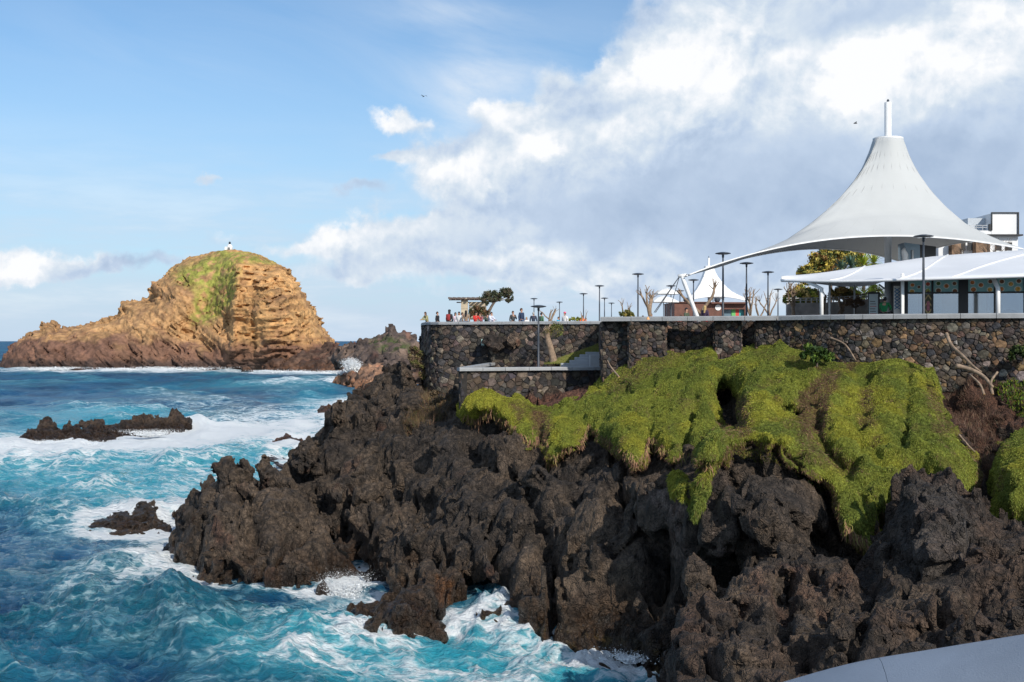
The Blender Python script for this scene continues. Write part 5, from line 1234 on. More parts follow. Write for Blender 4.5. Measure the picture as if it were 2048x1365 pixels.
FOOD = {0: [(1825,571,5,0),(1838,575,4.2,1),(1856,569,5.5,4),(1824,584,6,3),(1855,583,6,1)], 1: [(1877,568,5.5,2),(1893,573,6,0),(1909,568,5.2,1),(1877,582,6.5,1),(1910,583,6,1)],
        2: [(1945,566,5.5,0),(1962,571,6,0),(1981,564,5.6,1),(1947,580,6.5,0),(1980,580,6,3)], 3: [(2004,564,6,1),(2022,569,6,3),(2038,563,6,1),(2003,579,6,0),(2036,579,7,3)]}
for k, (a, b) in enumerate(((1816,1863),(1867,1917),(1936.5,1988),(1994,2047.5),(2054,2110),(2116,2180))):
    mp = fbx(a, b, ZM, 2.93, .04, .07, 'menu_panel', m_teal)
    fbx(a, b, 2.82, 2.92, .02, .04, 'panel_stripe', m_teal2, mp)
    for (px, py, r_, fi) in FOOD.get(k, []):
        s_ = fs_of(px); z = zof(px, py); rr_ = r_/F*61*.98
        for rad, off, mm, nm in ((rr_, .030, m_plate, 'plate'), (rr_*.74, .022, m_food[fi], 'food')):
            vs = [Mf @ V3(s_+rad*math.cos(2*math.pi*i/16), off, z+rad*.92*math.sin(2*math.pi*i/16)) for i in range(16)]+[Mf @ V3(s_+rad*math.cos(2*math.pi*i/16), off+.01, z+rad*.92*math.sin(2*math.pi*i/16)) for i in range(16)]
            MB().add(vs, [tuple(range(16))]+[(i, (i+1) % 16, 16+(i+1) % 16, 16+i) for i in range(16)]).build(nm, mm, mp)
    fbx(a, b, ZM-.09, ZM, 0, .10, 'transom', m_frame); fbx(a, b, 0, .10, 0, .1, 'sill', m_frame)
    pane = fbx(a, b, .10, ZM-.09, .05, .065, 'window_pane', m_glass)
po = fbx(1850, 1863, .45, ZM-.1, .02, .04, 'poster', mat('dark_olive_print', (.06, .06, .035), .6, .1))
for i in range(5):
    for s0 in (-1, 1):
        c_s = (fs_of(1850)+fs_of(1863))/2; hw = (fs_of(1863)-fs_of(1850))/2*.95; z = .62+.32*i if i < 2 else .75+.32*i
        up_ = 1 if i >= 2 else -1
        z_c = z+(.18 if up_ > 0 else 0)
        vs = [Mf @ V3(c_s, .015, z_c), Mf @ V3(c_s, .015, z_c+.10), Mf @ V3(c_s+s0*hw, .015, z_c+.10-up_*.22), Mf @ V3(c_s+s0*hw, .015, z_c-up_*.22)]
        vs += [v+fn_*-.01 for v in vs]
        MB().add(vs, [(0, 1, 2, 3), (4, 5, 6, 7), (0, 1, 5, 4), (2, 3, 7, 6), (1, 2, 6, 5), (0, 3, 7, 4)]).build('chevron', mat('tan_print', (.42, .33, .16), .6, .1) if i != 4 else mat('lime_print', (.30, .38, .08), .6, .1), po)
fbx(1853.5, 1859.5, 1.15, 1.62, .008, .016, 'pink_motif', mat('pink_print', (.35, .12, .16), .6, .3, 12), po)
# interior
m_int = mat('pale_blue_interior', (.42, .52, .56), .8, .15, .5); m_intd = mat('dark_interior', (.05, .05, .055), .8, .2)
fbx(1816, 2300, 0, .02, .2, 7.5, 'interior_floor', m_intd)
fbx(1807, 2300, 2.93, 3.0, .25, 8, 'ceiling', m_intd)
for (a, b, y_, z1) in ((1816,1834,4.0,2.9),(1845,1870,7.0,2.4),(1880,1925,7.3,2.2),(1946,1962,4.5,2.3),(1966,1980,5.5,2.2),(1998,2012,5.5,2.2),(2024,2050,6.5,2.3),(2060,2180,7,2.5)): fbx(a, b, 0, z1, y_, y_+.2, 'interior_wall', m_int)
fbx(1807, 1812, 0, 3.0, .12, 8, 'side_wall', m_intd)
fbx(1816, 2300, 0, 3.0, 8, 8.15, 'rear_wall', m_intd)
for (px, r_) in ((2003, .5), (2014, .45), (2031, .55), (1950, .5)):
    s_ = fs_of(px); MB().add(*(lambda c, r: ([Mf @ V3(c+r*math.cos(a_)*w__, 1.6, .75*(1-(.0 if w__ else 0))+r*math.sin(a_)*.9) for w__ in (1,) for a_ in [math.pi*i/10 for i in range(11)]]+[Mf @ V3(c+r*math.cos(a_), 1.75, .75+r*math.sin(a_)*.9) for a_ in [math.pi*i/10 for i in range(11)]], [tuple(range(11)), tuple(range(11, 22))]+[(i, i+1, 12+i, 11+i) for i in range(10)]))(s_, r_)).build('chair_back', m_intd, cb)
# ---- menu board, poster stand, stacked chairs
bd = empty('menu_board', V3(at(1748, 610, 63).x, 63, FLOOR)); tag(bd, 'dark framed menu board beside the man in green', 'menu board')
MB().box(-.32, .32, 0, .06, .3, 2.15, bev=.01).build('frame', m_frame, bd); MB().box(-.27, .20, -.012, 0, .38, 2.05).build('sheet', mat('pale_blue_sheet', (.45, .55, .60), .5, .08, 2), bd)
for k in range(9): MB().box(-.22, .12-.03*(k % 3), -.02, -.013, .6+.13*k, .635+.13*k).build('text_line', mat('red_print', (.45, .12, .12), .6) if k in (3, 6) else m_intd, bd)
ps = empty('poster_stand', V3(at(1794, 610, 62.5).x, 62.5, FLOOR)); tag(ps, 'blue and white patterned upright poster left of the white post', 'poster stand')
MB().box(-.16, .16, 0, .05, .2, 2.45, bev=.01).build('panel', m_white, ps)
for k in range(6):
    for j in (-1, 1):
        MB().tube([V3(-.13*j, -.02, 1.25+.18*k), V3(.13*j, -.02, 1.43+.18*k)], .022, 5).build('blue_line', mat('blue_print', (.06, .20, .42), .5) if k+j == -1 else bpy.data.materials['blue_print'], ps)
def chair(loc, rz, colm, label, group):
    r_ = empty('chair', loc, rz); tag(r_, label, 'chair', group)
    MB().box(-.22, .22, -.22, .22, .43, .47, bev=.01).build('seat', colm, r_)
    MB().box(-.22, .22, .19, .23, .47, .92, bev=.01).build('backrest', colm, r_)
    for x in (-.19, .19):
        for y in (-.19, .19): MB().tube([(x, y, 0), (x, y, .44)], .018, 6).build('leg', m_frame, r_)
    return r_
def table(loc, label, group, top=m_white):
    r_ = empty('table', loc); tag(r_, label, 'table', group)
    MB().lathe([(.40, .72), (.42, .73), (.42, .745), (.38, .75)], 20).build('table_top', top, r_); MB().lathe([(.035, .04), (.03, .72)], 8).build('leg', m_frame, r_); MB().lathe([(.24, 0), (.22, .03), (.04, .04)], 12).build('base', m_frame, r_); return r_
for k, (px, D, zo) in enumerate(((1784, 61.5, .35), (1789, 61.8, .35), (1794, 61.4, .35))):
    chair(V3(at(px, 0, D).x, D, FLOOR), .4*k, m_intd, ['dark chair nearest the man in green at the cafe', 'middle dark chair beside the blue poster', 'dark chair next to the white cafe post'][k], 'dark cafe chairs')
m_red = mat('terracotta_plastic', (.40, .10, .06), .5, .12); m_wht = m_white
ter = [(1323,96,'terracotta chair at the left end of the open terrace'),(1330,92,'terracotta chair below the white parasols'),(1338,95,'terracotta chair right of the parasol pole'),(1351,98,'terracotta chair before the brown building'),(1357,90,'terracotta chair behind the man in the green jacket'),(1397,96,'terracotta chair behind the raking mast'),(1386,92,'terracotta chair between the seated man and the mast')]
for px, D, lab in ter: chair(V3(at(px, 0, D).x, D, FLOOR+.0), random.uniform(-1.5, 1.5), m_red, lab, 'terracotta terrace chairs')
table(V3(at(1344, 0, 94).x, 94, FLOOR), 'round white terrace table among the terracotta chairs', None)
def parasol(px, D, h, label):
    r_ = empty('parasol', V3(at(px, 0, D).x, D, FLOOR)); tag(r_, label, 'parasol', 'white terrace parasols')
    MB().lathe([(.03, 0), (.03, h)], 8).build('pole', m_lamp, r_); MB().lathe([(.25, 0), (.22, .08)], 12).build('base', m_lamp, r_)
    n = 8; rows = []
    for (rd, z) in ((.02, h+.1), (.7, h-.08), (1.25, h-.36), (1.27, h-.46)):
        rows.append([V3(rd*math.cos(2*math.pi*i/n), rd*math.sin(2*math.pi*i/n), z) for i in range(n+1)])
    c = link('canopy', grid_mesh(rows, 'canopy'), m_wht, r_); sl = c.modifiers.new('t', 'SOLIDIFY'); sl.thickness = .02
parasol(1327, 100, 3.25, 'white parasol standing left of the street lamp'); parasol(1333, 112, 4.4, 'white parasol behind and above the nearer one')

# ---- dark glazed rooftop lantern under the tent
gb = empty('glass_screen', V3(at(1842, 500, 74).x, 74, H+(683-514)/F*74)); tag(gb, 'dark glazed box with slanting top seen under the big tent above the canopy', 'rooftop box')
u_ = 74/F
mg = mat('blue_grey_glass', (.16, .24, .30), .15, .2, .8, spec=.8)
MB().add([(-31*u_, 0, -1.2), (-2*u_, 0, -1.2), (-2*u_, 0, 24*u_), (-33*u_, 0, 28*u_), (-29*u_, 1.5, -1.2), (-2*u_, 1.5, -1.2), (-2*u_, 1.5, 24*u_), (-31*u_, 1.5, 28*u_)], [(0,1,2,3),(7,6,5,4),(0,4,5,1),(1,5,6,2),(2,6,7,3),(3,7,4,0)]).build('glass_side', mg, gb)
MB().add([(-2*u_, 0, -1.2), (30*u_, 0, -1.2), (30*u_, 0, 20*u_), (-2*u_, 0, 24*u_), (-2*u_, 2, -1.2), (30*u_, 2, -1.2), (30*u_, 2, 20*u_), (-2*u_, 2, 24*u_)], [(0,1,2,3),(7,6,5,4),(0,4,5,1),(1,5,6,2),(2,6,7,3),(3,7,4,0)]).build('dark_side', m_frame, gb)
mb = MB(); mb.tube([V3(-30*u_, -.1, -1), V3(-33*u_, -.1, 4*u_), V3(-36*u_, -.1, 12*u_), V3(-34*u_, -.1, 17*u_)], [.16, .2, .15, .04], 8); mb.build('curved_fin', m_paint, gb, True)
MB().tube([V3(-17*u_, -.1, -1), V3(-18*u_, -.1, 13*u_)], [.10, .05], 8).build('fin', m_paint, gb, True)

# ---- white modern building at the right, brown building below the small tent
wb = empty('modern_building', V3(at(1995, 600, 112).x, 112, FLOOR)); tag(wb, 'white flat roofed building with a raised roof block and black trim at the right', 'building')
o0 = wb.location; u_ = 112/F
def wbx(px0, px1, py0, py1, y0, y1, name, m_, par=wb, bev=0): 
    return MB().box((px0-1024)*u_-o0.x, (px1-1024)*u_-o0.x, y0, y1, H+(683-py1)*u_-o0.z, H+(683-py0)*u_-o0.z, None, bev).build(name, m_, par)
m_wall_w = mat('white_plaster', (.72, .73, .74), .7, .08, .4, .005)
rb_ = wbx(1983.5, 2035.5, 427.5, 471, 0, 8, 'roof_block', m_wall_w)
for a in ((1982.5,2037,425.5,427.5),(2034.8,2037,427.5,471),(1982.3,1983.8,427.5,462)): wbx(a[0], a[1], a[2], a[3], -.15, .1, 'black_trim', m_frame, rb_)
wbx(1948, 1983, 434, 462, 1.5, 6, 'recessed_panel', mat('pale_grey_panel', (.42, .46, .50), .5, .08), wb)
wbx(1960, 2041, 470.5, 473.5, -.6, 8.3, 'roof_slab', m_frame)
wbx(1925, 1983, 462, 471, 0, 8, 'balcony_wall', m_wall_w)
wbx(1962, 2036, 473.5, 683, 0, 8, 'lower_wall', m_wall_w); wbx(1880, 1962, 471, 683, .4, 8, 'lower_wall', m_wall_w)
wbx(1978, 1984, 449, 462, -.1, .2, 'dark_pier', m_frame)
mb_rail = MB()
for y_ in (451, 455): wbx(1926, 1978, y_, y_+.9, .1, .16, 'rail', mat('steel_rail', (.50, .51, .52), .4, .1) if y_ == 451 else bpy.data.materials['steel_rail'])
for x_ in (1927, 1940, 1953, 1966): wbx(x_, x_+.8, 451, 462, .1, .16, 'rail_post', bpy.data.materials['steel_rail'])
m_bst = attr_mat('brown_cladding_stone', .9, .5, 1.2, .1, 3.0, .2)
for (a, b) in ((1900, 1918), (1948, 1976), (1832, 1850)):
    q_ = wbx(a, b, 484, 600, -.5, .4, 'stone_cladding', None); set_col(q_.data, np.array([.20, .13, .085])); q_.data.materials.append(m_bst)
for (a, b) in ((1921, 1931), (1935, 1945), (1990, 2003), (2010, 2024)): wbx(a, b, 486, 502, -.03, .05, 'window', m_frame)
bb_ = empty('brown_building', V3(at(1420, 620, 120).x, 120, FLOOR)); tag(bb_, 'long low brown clad building with bright shop fronts below the small white tent', 'building')
o0 = bb_.location; u_ = 120/F
def bx2(px0, px1, py0, py1, y0, y1, name, m_, par=bb_): return MB().box((px0-1024)*u_-o0.x, (px1-1024)*u_-o0.x, y0, y1, H+(683-py1)*u_-o0.z, H+(683-py0)*u_-o0.z).build(name, m_, par)
m_brn = mat('brown_cladding', (.13, .055, .038), .7, .25, 1.5, .03, 6.0)
bx2(1349, 1421, 606, 660, 0, 8, 'wall', m_brn); bx2(1421, 1493, 608.5, 619.5, 0, 8, 'upper_wall', m_brn); bx2(1421, 1448, 619.5, 660, 0, 8, 'wall', m_brn)
bx2(1421, 1493, 605.5, 608.5, -.6, 8, 'roof_edge', m_brn); bx2(1348, 1421, 604.5, 606, -.2, 8, 'roof_edge', m_brn)
bx2(1448, 1465, 619.5, 660, .6, .7, 'shop_window', mg)
for a, b, c_, nm in ((1465, 1473, (.12, .40, .12), 'green_banner'), (1473, 1480, (.55, .06, .05), 'red_banner'), (1480, 1489, (.08, .35, .36), 'teal_banner')):
    bx2(a, b, 619.5, 660, .5, .6, nm, mat(nm, c_, .6, .15, 3))
bx2(1489, 1493, 619.5, 660, 0, 8, 'wall', m_brn)
for px in (1436, 1374): MB().lathe([(.12, 0), (.30, .25), (.30, .5), (.1, .55)], 10, ((px-1024)*u_-o0.x, .5, H+(683-607)*u_-o0.z)).build('floodlight', m_lamp, bb_)
MB().lathe([(.3, -.03), (.3, .03)], 16, (0, 0, 0)).build('clock', m_white, bb_); ck = C.objects[-1]; ck.rotation_euler = (R(90), 0, 0); ck.location = ((1436-1024)*u_-o0.x, -.05, H+(683-616)*u_-o0.z); ck.name = 'round_sign'

# ---- pergola on the left
pg = empty('pergola', V3(at(935, 640, 96).x, 96, FLOOR)); tag(pg, 'pale stone pier carrying dark timber pergola beams behind the visitors', 'pergola')
o0 = pg.location; u_ = 96/F
def pgx(px0, px1, py0, py1, y0, y1, name, m_): return MB().box((px0-1024)*u_-o0.x, (px1-1024)*u_-o0.x, y0, y1, H+(683-py1)*u_-o0.z, H+(683-py0)*u_-o0.z, None, .01).build(name, m_, pg)
m_pier = mat('cream_stone', (.50, .42, .30), .85, .15, 1.2, .01, 8); m_tim = mat('weathered_timber', (.13, .10, .085), .85, .25, 3)
for k in range(4): pgx(922, 935.5, 599+k*10, 608.6+k*10, 0, .55, 'pier_block', m_pier)
for k in range(4): pgx(937, 972, 604+k*9+.3, 612.6+k*9, 1.2, 1.6, 'wall_block', m_pier)
pgx(924, 934, 597.5, 599, -.1, .6, 'cap', m_pier)
for y_, yy, x0, x1 in ((-.2, 599.6, 898, 962), (1.8, 603.2, 911, 975)): pgx(x0, x1, yy, yy+2.2, y_, y_+.15, 'beam', m_tim)
for k in range(8): 
    px = 902+k*9.4; mb = MB(); mb.box(-.06, .06, -.6, 2.5, 0, .14); o = mb.build('rafter', m_tim, pg); o.location = ((px-1024)*u_-o0.x, 0, H+(683-599.2)*u_-o0.z); o.rotation_euler.z = -.25

# ---- ramp wall with rail behind the cafe terrace
rw = empty('ramp_wall', V3(at(1660, 620, 74).x, 74, FLOOR)); tag(rw, 'stained grey concrete ramp wall with a steel rail behind the bare trees by the cafe', 'wall')
o0 = rw.location; u_ = 74/F; m_conc = mat('stained_concrete', (.42, .39, .37), .9, .3, 1.2, .02)
X_ = lambda px: (px-1024)*u_-o0.x
Z_ = lambda py: H+(683-py)*u_-o0.z
tops = [(1574, 607), (1600, 607), (1650, 606), (1700, 603), (1745, 600), (1800, 596)]
vs = [(X_(a), y_, z) for y_ in (0, .3) for a, b in tops for z in (-.5, Z_(b))]
n = len(tops); fs = []
for i in range(n-1): fs += [(2*i, 2*i+2, 2*i+3, 2*i+1), (2*n+2*i+1, 2*n+2*i+3, 2*n+2*i+2, 2*n+2*i), (2*i+1, 2*i+3, 2*n+2*i+3, 2*n+2*i+1)]
fs += [(0, 1, 2*n+1, 2*n), (2*n-2, 4*n-2, 4*n-1, 2*n-1)]
MB().add(vs, fs).build('wall_face', m_conc, rw)
for k in range(16):
    px = 1580+k*11; py = np.interp(px, [a for a, _ in tops], [b for _, b in tops]); MB().box(X_(px)-.03, X_(px)+.03, .1, .16, Z_(py), Z_(py-10)).build('rail_post', bpy.data.materials['steel_rail'], rw)
for dy in (9.6, 5.5): MB().tube([V3(X_(a), .13, Z_(b-dy)) for a, b in tops], .028, 6).build('handrail', bpy.data.materials['steel_rail'], rw)
for px, hh in ((1665, 27), (1622, 22)): pass
# ---- foreground parapet at the photographer's feet
fp = empty('foreground_parapet', V3(1.6, 3.4, H-1.0)); tag(fp, 'smooth rounded parapet top, coloured blue grey in place of shade, with one seam at the bottom right corner', 'parapet')
o0 = fp.location; m_fp = mat('shade_tinted_metal', (.24, .28, .34), .6, .12, 2.2, .0022, 160.0)  # blue-grey base colour stands in for sky-lit shade on the parapet
topl = [at(px, py, D) for px, py, D in ((1500, 1392, 4.1), (1700, 1336, 3.85), (1880, 1305, 3.65), (2048, 1278, 3.5), (2400, 1222, 3.2))]
for k in range(2):
    cu = curve_pts(topl, 24); part = cu[:9] if k == 0 else cu[8:]
    if k: part = [part[0].lerp(part[1], .03)]+part[1:]
    rows = []
    prof = [(.30, -1.2), (.30, -.2), (.26, -.10), (.18, -.04), (.08, -.01), (0, 0), (-.12, -.005), (-.26, -.03), (-.36, -.09), (-.41, -.17), (-.43, -.28), (-.43, -1.2)]
    for oy_, oz_ in prof: rows.append([p-o0+V3(oy_*.2, oy_, oz_) for p in part])
    me = grid_mesh(rows, 'capping'); c = link('capping', me, m_fp, fp, True)
# ------------------------------------------------------------ trees and shrubs
m_bark = mat('pale_bark', (.25, .18, .125), .9, .35, 5.0, .02, 20); m_barkd = mat('dark_bark', (.12, .09, .07), .9, .3, 6.0, .02, 20)
def limb(mb, r, p, d_, L, rad, depth, bend=.3, n=7, up=.0):
    pts = [p.copy()]; rs_ = [rad]; q_ = p.copy(); dd = d_.normalized(); st_ = 5
    for i in range(st_):
        dd = (dd+Vector((r.gauss(0, bend), r.gauss(0, bend), r.gauss(0, bend)+up))*.5).normalized(); q_ = q_+dd*L/st_; pts.append(q_.copy()); rs_.append(rad*(1-.35*(i+1)/st_)*(1+r.uniform(-.08, .14)))
    mb.tube(pts, rs_, n); return q_, dd, rs_[-1]
def pollard(name, loc, h, label, seed, forks=3, lean=0.0, spread=.55, rad=.14, twigs=5, group='bare pruned trees on the promenade', mat_=None, trunk=.42):
    r = random.Random(seed); root = empty(name, loc); tag(root, label, 'tree', group)
    mb = MB(); p, d_, ra = limb(mb, r, Vector((0, 0, -.3)), Vector((lean, 0, 1)), h*trunk+.3, rad, 0, .18, 9); mb.build('trunk', mat_ or m_bark, root, True)
    for k in range(forks):
        a = 2*math.pi*k/forks+r.uniform(-.4, .4); mb = MB()
        q_, dd, r2 = limb(mb, r, p-d_*.1, d_+Vector((math.cos(a)*spread, math.sin(a)*spread*.6, .35)), h*(1-trunk)*r.uniform(.55, .8), ra*.8, 1, .3, 7, .25)
        for j in range(twigs):
            limb(mb, r, q_-dd*r.uniform(0, .35)*h*.2, dd+Vector((r.gauss(0, .55), r.gauss(0, .55), r.uniform(0, .7))), h*r.uniform(.10, .20), r2*.5, 2, .22, 5)
        mb.build('limb', mat_ or m_bark, root, True)
    return root
def leaf_cloud(lobes_, n, seed, size, cols, out=1.0):
    r = np.random.RandomState(seed); L = np.array([(l[0], l[1], l[2], l[3]) for l in lobes_]); wgt = L[:, 3]**2; k = r.choice(len(L), n, p=wgt/wgt.sum())
    # leaves sit in clumps near the skin of each lobe
    ncl = max(8, n//28); ck = r.choice(len(L), ncl, p=wgt/wgt.sum()); cd = r.normal(size=(ncl, 3)); cd /= np.linalg.norm(cd, axis=1)[:, None]
    cc = L[ck, :3]+cd*(L[ck, 3]*r.uniform(.45, 1.0, ncl))[:, None]*np.array([1, 1, .8])
    ci = r.randint(0, ncl, n); pos = cc[ci]+r.normal(size=(n, 3))*(L[ck[ci], 3]*.16)[:, None]
    up_ = r.normal(size=(n, 3))+cd[ci]*.9+np.array([0, 0, .4]); up_ /= np.linalg.norm(up_, axis=1)[:, None]
    s = np.cross(up_, r.normal(size=(n, 3))); s /= np.linalg.norm(s, axis=1)[:, None]; t_ = np.cross(s, up_)
    ln = size*r.uniform(.7, 1.3, (n, 1)); V = np.stack([pos-t_*ln, pos+s*ln*.42, pos+t_*ln, pos-s*ln*.42], 1).reshape(-1, 3)
    c = np.array(cols)[r.randint(0, len(cols), ncl)][ci]*np.exp(r.normal(size=(n, 1))*.25)
    return V, np.arange(4*n).reshape(n, 4), np.repeat(np.clip(c, .003, 1), 4, 0)
def crown_tree(name, label, lobes_px, D, trunk_px, n, seed, size, cols, cat='tree', bark=None, thick_r=.12, group=None):
    base = at(trunk_px[0][0], trunk_px[0][1], D); root = empty(name, base); tag(root, label, cat, group); r = random.Random(seed); u_ = D/F
    lb = []
    for (px, py, rp) in lobes_px:
        c = at(px, py, D+r.uniform(-.5, .5)*rp*u_)-base; lb.append((c.x, c.y, c.z, rp*u_))
    mb = MB(); pts = [at(px, py, D)-base for px, py in trunk_px]; mb.tube(curve_pts(pts, 8), [thick_r*(1-.05*i) for i in range(9)], 8); mb.build('trunk', bark or m_barkd, root, True)
    mb = MB()
    for (x, y, z, rr_) in lb: 
        t_ = pts[-1]; c = Vector((x, y, z)); mb.tube([t_, t_.lerp(c, .5)+Vector((r.gauss(0, .1), r.gauss(0, .1), .05)), c+Vector((0, 0, rr_*.2))], [thick_r*.55, thick_r*.35, thick_r*.12], 6)
    mb.build('branches', bark or m_barkd, root, True)
    V, Fq, c = leaf_cloud(lb, n, seed, size, cols); me = np_mesh('crown', V, Fq, False); set_col(me, c); link('crown', me, mat_leaf, root); return root
crown_tree('windswept_tree', 'dark grey green windswept tree leaning right beside the pergola', [(966,598,9),(975,590,10),(985,588,9),(994,592,8),(1004,586,10),(1015,586,11),(1022,594,8),(1016,601,7),(984,600,8),(972,607,6),(1000,598,6)], 94, [(976,642),(977,628),(983,614),(990,604)], 5200, 1, .085,
           [(.07,.085,.05),(.05,.06,.035),(.11,.115,.07),(.09,.07,.045)], thick_r=.14)
crown_tree('shrub', 'brown green shrub in front of the pergola pier', [(945,623,8),(955,619,10),(966,622,10),(972,628,8),(950,630,9)], 92, [(956,645),(957,630)], 2600, 2, .075, [(.13,.075,.04),(.08,.08,.035),(.17,.10,.05)], 'shrub', thick_r=.06)
crown_tree('broadleaf_tree', 'dense yellow and dark green tree rising behind the cafe canopy', [(1606,548,14),(1622,540,16),(1612,560,12),(1640,520,20),(1655,512,16),(1668,530,20),(1690,512,20),(1710,512,16),(1640,548,18),(1665,552,18),(1720,528,14),(1628,556,12)], 104, [(1665,640),(1660,600),(1662,570)], 20000, 3, .15,
           [(.40,.30,.05),(.30,.24,.05),(.05,.07,.02),(.035,.05,.018),(.12,.13,.03),(.22,.12,.04),(.46,.38,.10)], bark=m_barkd, thick_r=.22)
crown_tree('leafy_tree', 'bright green and yellow tree at the left end of the concrete ramp wall', [(1576,600,10),(1586,590,12),(1600,583,14),(1616,588,13),(1630,590,12),(1606,600,12),(1592,605,9),(1625,602,10),(1640,600,9)], 92, [(1606,640),(1604,615)], 9000, 4, .12,
           [(.28,.27,.04),(.12,.16,.03),(.36,.26,.05),(.07,.10,.025),(.42,.30,.10)], thick_r=.1)
crown_tree('leafy_tree', 'dark shrubby trees with brown leaves seen under the cafe canopy', [(1680,583,12),(1696,588,12),(1672,595,8),(1708,592,9),(1665,585,8),(1795,590,10),(1790,575,12),(1800,605,9)], 80, [(1690,640),(1688,600)], 6000, 5, .10, [(.10,.09,.03),(.22,.13,.04),(.06,.06,.02),(.32,.22,.06)], thick_r=.13)
def rosette(name, label, px, py, D, n, L, cols, seed, droop=.5, w_=.07, group=None, stem=2.2):
    base = at(px, py, D); base.z -= stem; root = empty(name, base); tag(root, label, 'palm', group); r = np.random.RandomState(seed)
    MB().tube([(0, 0, 0), (.05, 0, stem*.5), (0, 0, stem)], [.16, .13, .12], 8).build('stem', m_barkd, root, True)
    Vs = []; Fs = []; cs = []
    for i in range(n):
        a = r.rand()*6.283; e_ = r.uniform(-.3, 1.25); dr = np.array([math.cos(a)*math.cos(e_), math.sin(a)*math.cos(e_), math.sin(e_)]); p = np.array([0, 0, stem]); ll = L*r.uniform(.7, 1.1); b = len(Vs)*1
        s = np.cross(dr, [0, 0, 1]); s /= np.linalg.norm(s)+1e-6; c = np.array(cols[r.randint(len(cols))])*np.exp(r.normal()*.2)
        v0 = sum(len(v) for v in Vs)
        pts = []
        for k in range(6):
            u = k/5; q_ = p+dr*ll*u+np.array([0, 0, -droop*ll*u*u*(.5+.5*math.cos(e_))]); ww = w_*(math.sin(math.pi*min(u*.85+.12, 1)))
            pts += [q_-s*ww, q_+s*ww]
        Vs.append(np.array(pts)); cs.append(np.repeat(c[None], 12, 0))
        for k in range(5): Fs.append((v0+2*k, v0+2*k+1, v0+2*k+3, v0+2*k+2))
    me = np_mesh('fronds', np.vstack(Vs), np.array(Fs), False); set_col(me, np.clip(np.vstack(cs), .003, 1)); link('fronds', me, mat_leaf, root); return root
BG = [(.10,.17,.13),(.07,.13,.10),(.16,.22,.14)]; YG = [(.30,.36,.04),(.20,.30,.04),(.42,.40,.07)]
rosette('spiky_plant', 'blue green spiky rosette above the cafe canopy left of the yellow green one', 1682, 538, 97, 80, 1.35, BG, 1, .35, .045)
rosette('spiky_plant', 'larger blue green spiky rosette in the middle above the canopy', 1702, 533, 98, 100, 1.5, BG, 2, .3, .045)
rosette('spiky_plant', 'bright yellow green palm rosette above the cafe canopy', 1727, 531, 99, 90, 1.6, YG, 3, .3, .05)
rosette('spiky_plant', 'yellow green palm rosette next to the big tent pole', 1747, 527, 101, 90, 1.55, YG, 4, .35, .05)
rosette('drooping_palm', 'drooping yellow green palm seen under the cafe canopy on the left', 1708, 582, 92, 80, 1.4, YG, 5, .9, .05)
rosette('drooping_palm', 'drooping yellow green palm under the canopy near the grey pole', 1745, 577, 92, 100, 1.6, YG, 6, 1.0, .05)
o = crown_tree('round_shrub', 'leafless round brown shrub in front of the concrete ramp wall', [(1695,607,7),(1704,603,8),(1714,603,8),(1724,606,7),(1709,609,9)], 66, [(1711,640),(1711,618)], 1700, 7, .055, [(.20,.13,.08),(.14,.09,.06)], 'shrub', thick_r=.05)
crown_tree('round_shrub', 'rounded yellow green bush behind the parapet left of the multi-stemmed pruned tree', [(1245,630,7),(1254,627,8),(1262,631,7)], 84, [(1254,645),(1254,635)], 1400, 8, .07, [(.20,.17,.05),(.10,.12,.03),(.30,.24,.06)], 'shrub', thick_r=.05)
crown_tree('low_hedge', 'low bright yellow green hedge above the rounded wall near the parapet step', [(1137,640,5),(1146,638,5),(1155,639,5),(1163,640,5)], 92, [(1150,648),(1150,643)], 1500, 9, .06, [(.26,.27,.03),(.18,.20,.03)], 'hedge', thick_r=.03)
crown_tree('leafy_bush', 'dark glossy leafy bush at the foot of the right stone wall', [(1620,700,13),(1640,706,14),(1655,714,12),(1630,716,11),(1608,712,9)], 57, [(1634,735),(1634,712)], 3800, 10, .085, [(.035,.07,.012),(.02,.04,.01),(.09,.14,.02)], 'bush', thick_r=.05)
crown_tree('leafy_bush', 'dark green bush at the far right foot of the stone wall', [(2035,700,12),(2050,705,14),(2025,712,10),(2070,700,16)], 54.5, [(2045,730),(2045,712)], 3000, 11, .08, [(.03,.05,.012),(.02,.035,.01),(.07,.10,.02)], 'bush', thick_r=.05)
crown_tree('dry_bush', 'brown and green bush at the seaward foot of the rounded wall', [(828,700,10),(838,712,12),(832,728,12),(845,735,10),(822,715,8),(846,752,9)], 83, [(842,770),(838,730)], 5200, 12, .06, [(.17,.12,.06),(.12,.075,.05),(.13,.13,.04),(.20,.15,.09)], 'bush', thick_r=.05)
crown_tree('dry_bush', 'second brown dry shrub tucked under the left end of the rounded wall', [(868,788,8),(878,800,9),(866,806,7)], 69, [(872,818),(872,805)], 1200, 13, .06, [(.14,.10,.06),(.10,.07,.04)], 'bush', thick_r=.04)
def pl(px, py_top, h, label, seed, D=None, **k):
    D = D or (h+.3)*F/(683-py_top); return pollard('pruned_tree', V3((px-1024)/F*D, D, FLOOR), h, label, seed, **k)
pl(1107, 597, 3.0, 'forked bare tree with two long upright branches above the rounded wall', 21, forks=2, lean=-.1, spread=.8, twigs=3, rad=.10)
pl(1096, 613, 2.2, 'stubby pruned tree just left of the taller forked one above the rounded wall', 22, forks=3, spread=.6, twigs=3)
pl(1128+30, 617, 2.2, 'tiny pruned tree beside the yellow bush', 23, forks=2, spread=.5, twigs=2, rad=.09)
pl(1231, 588, 3.2, 'leaning bare tree with a claw of short twigs left of the tall lamp', 24, forks=3, lean=.25, spread=.8, twigs=4, rad=.12)
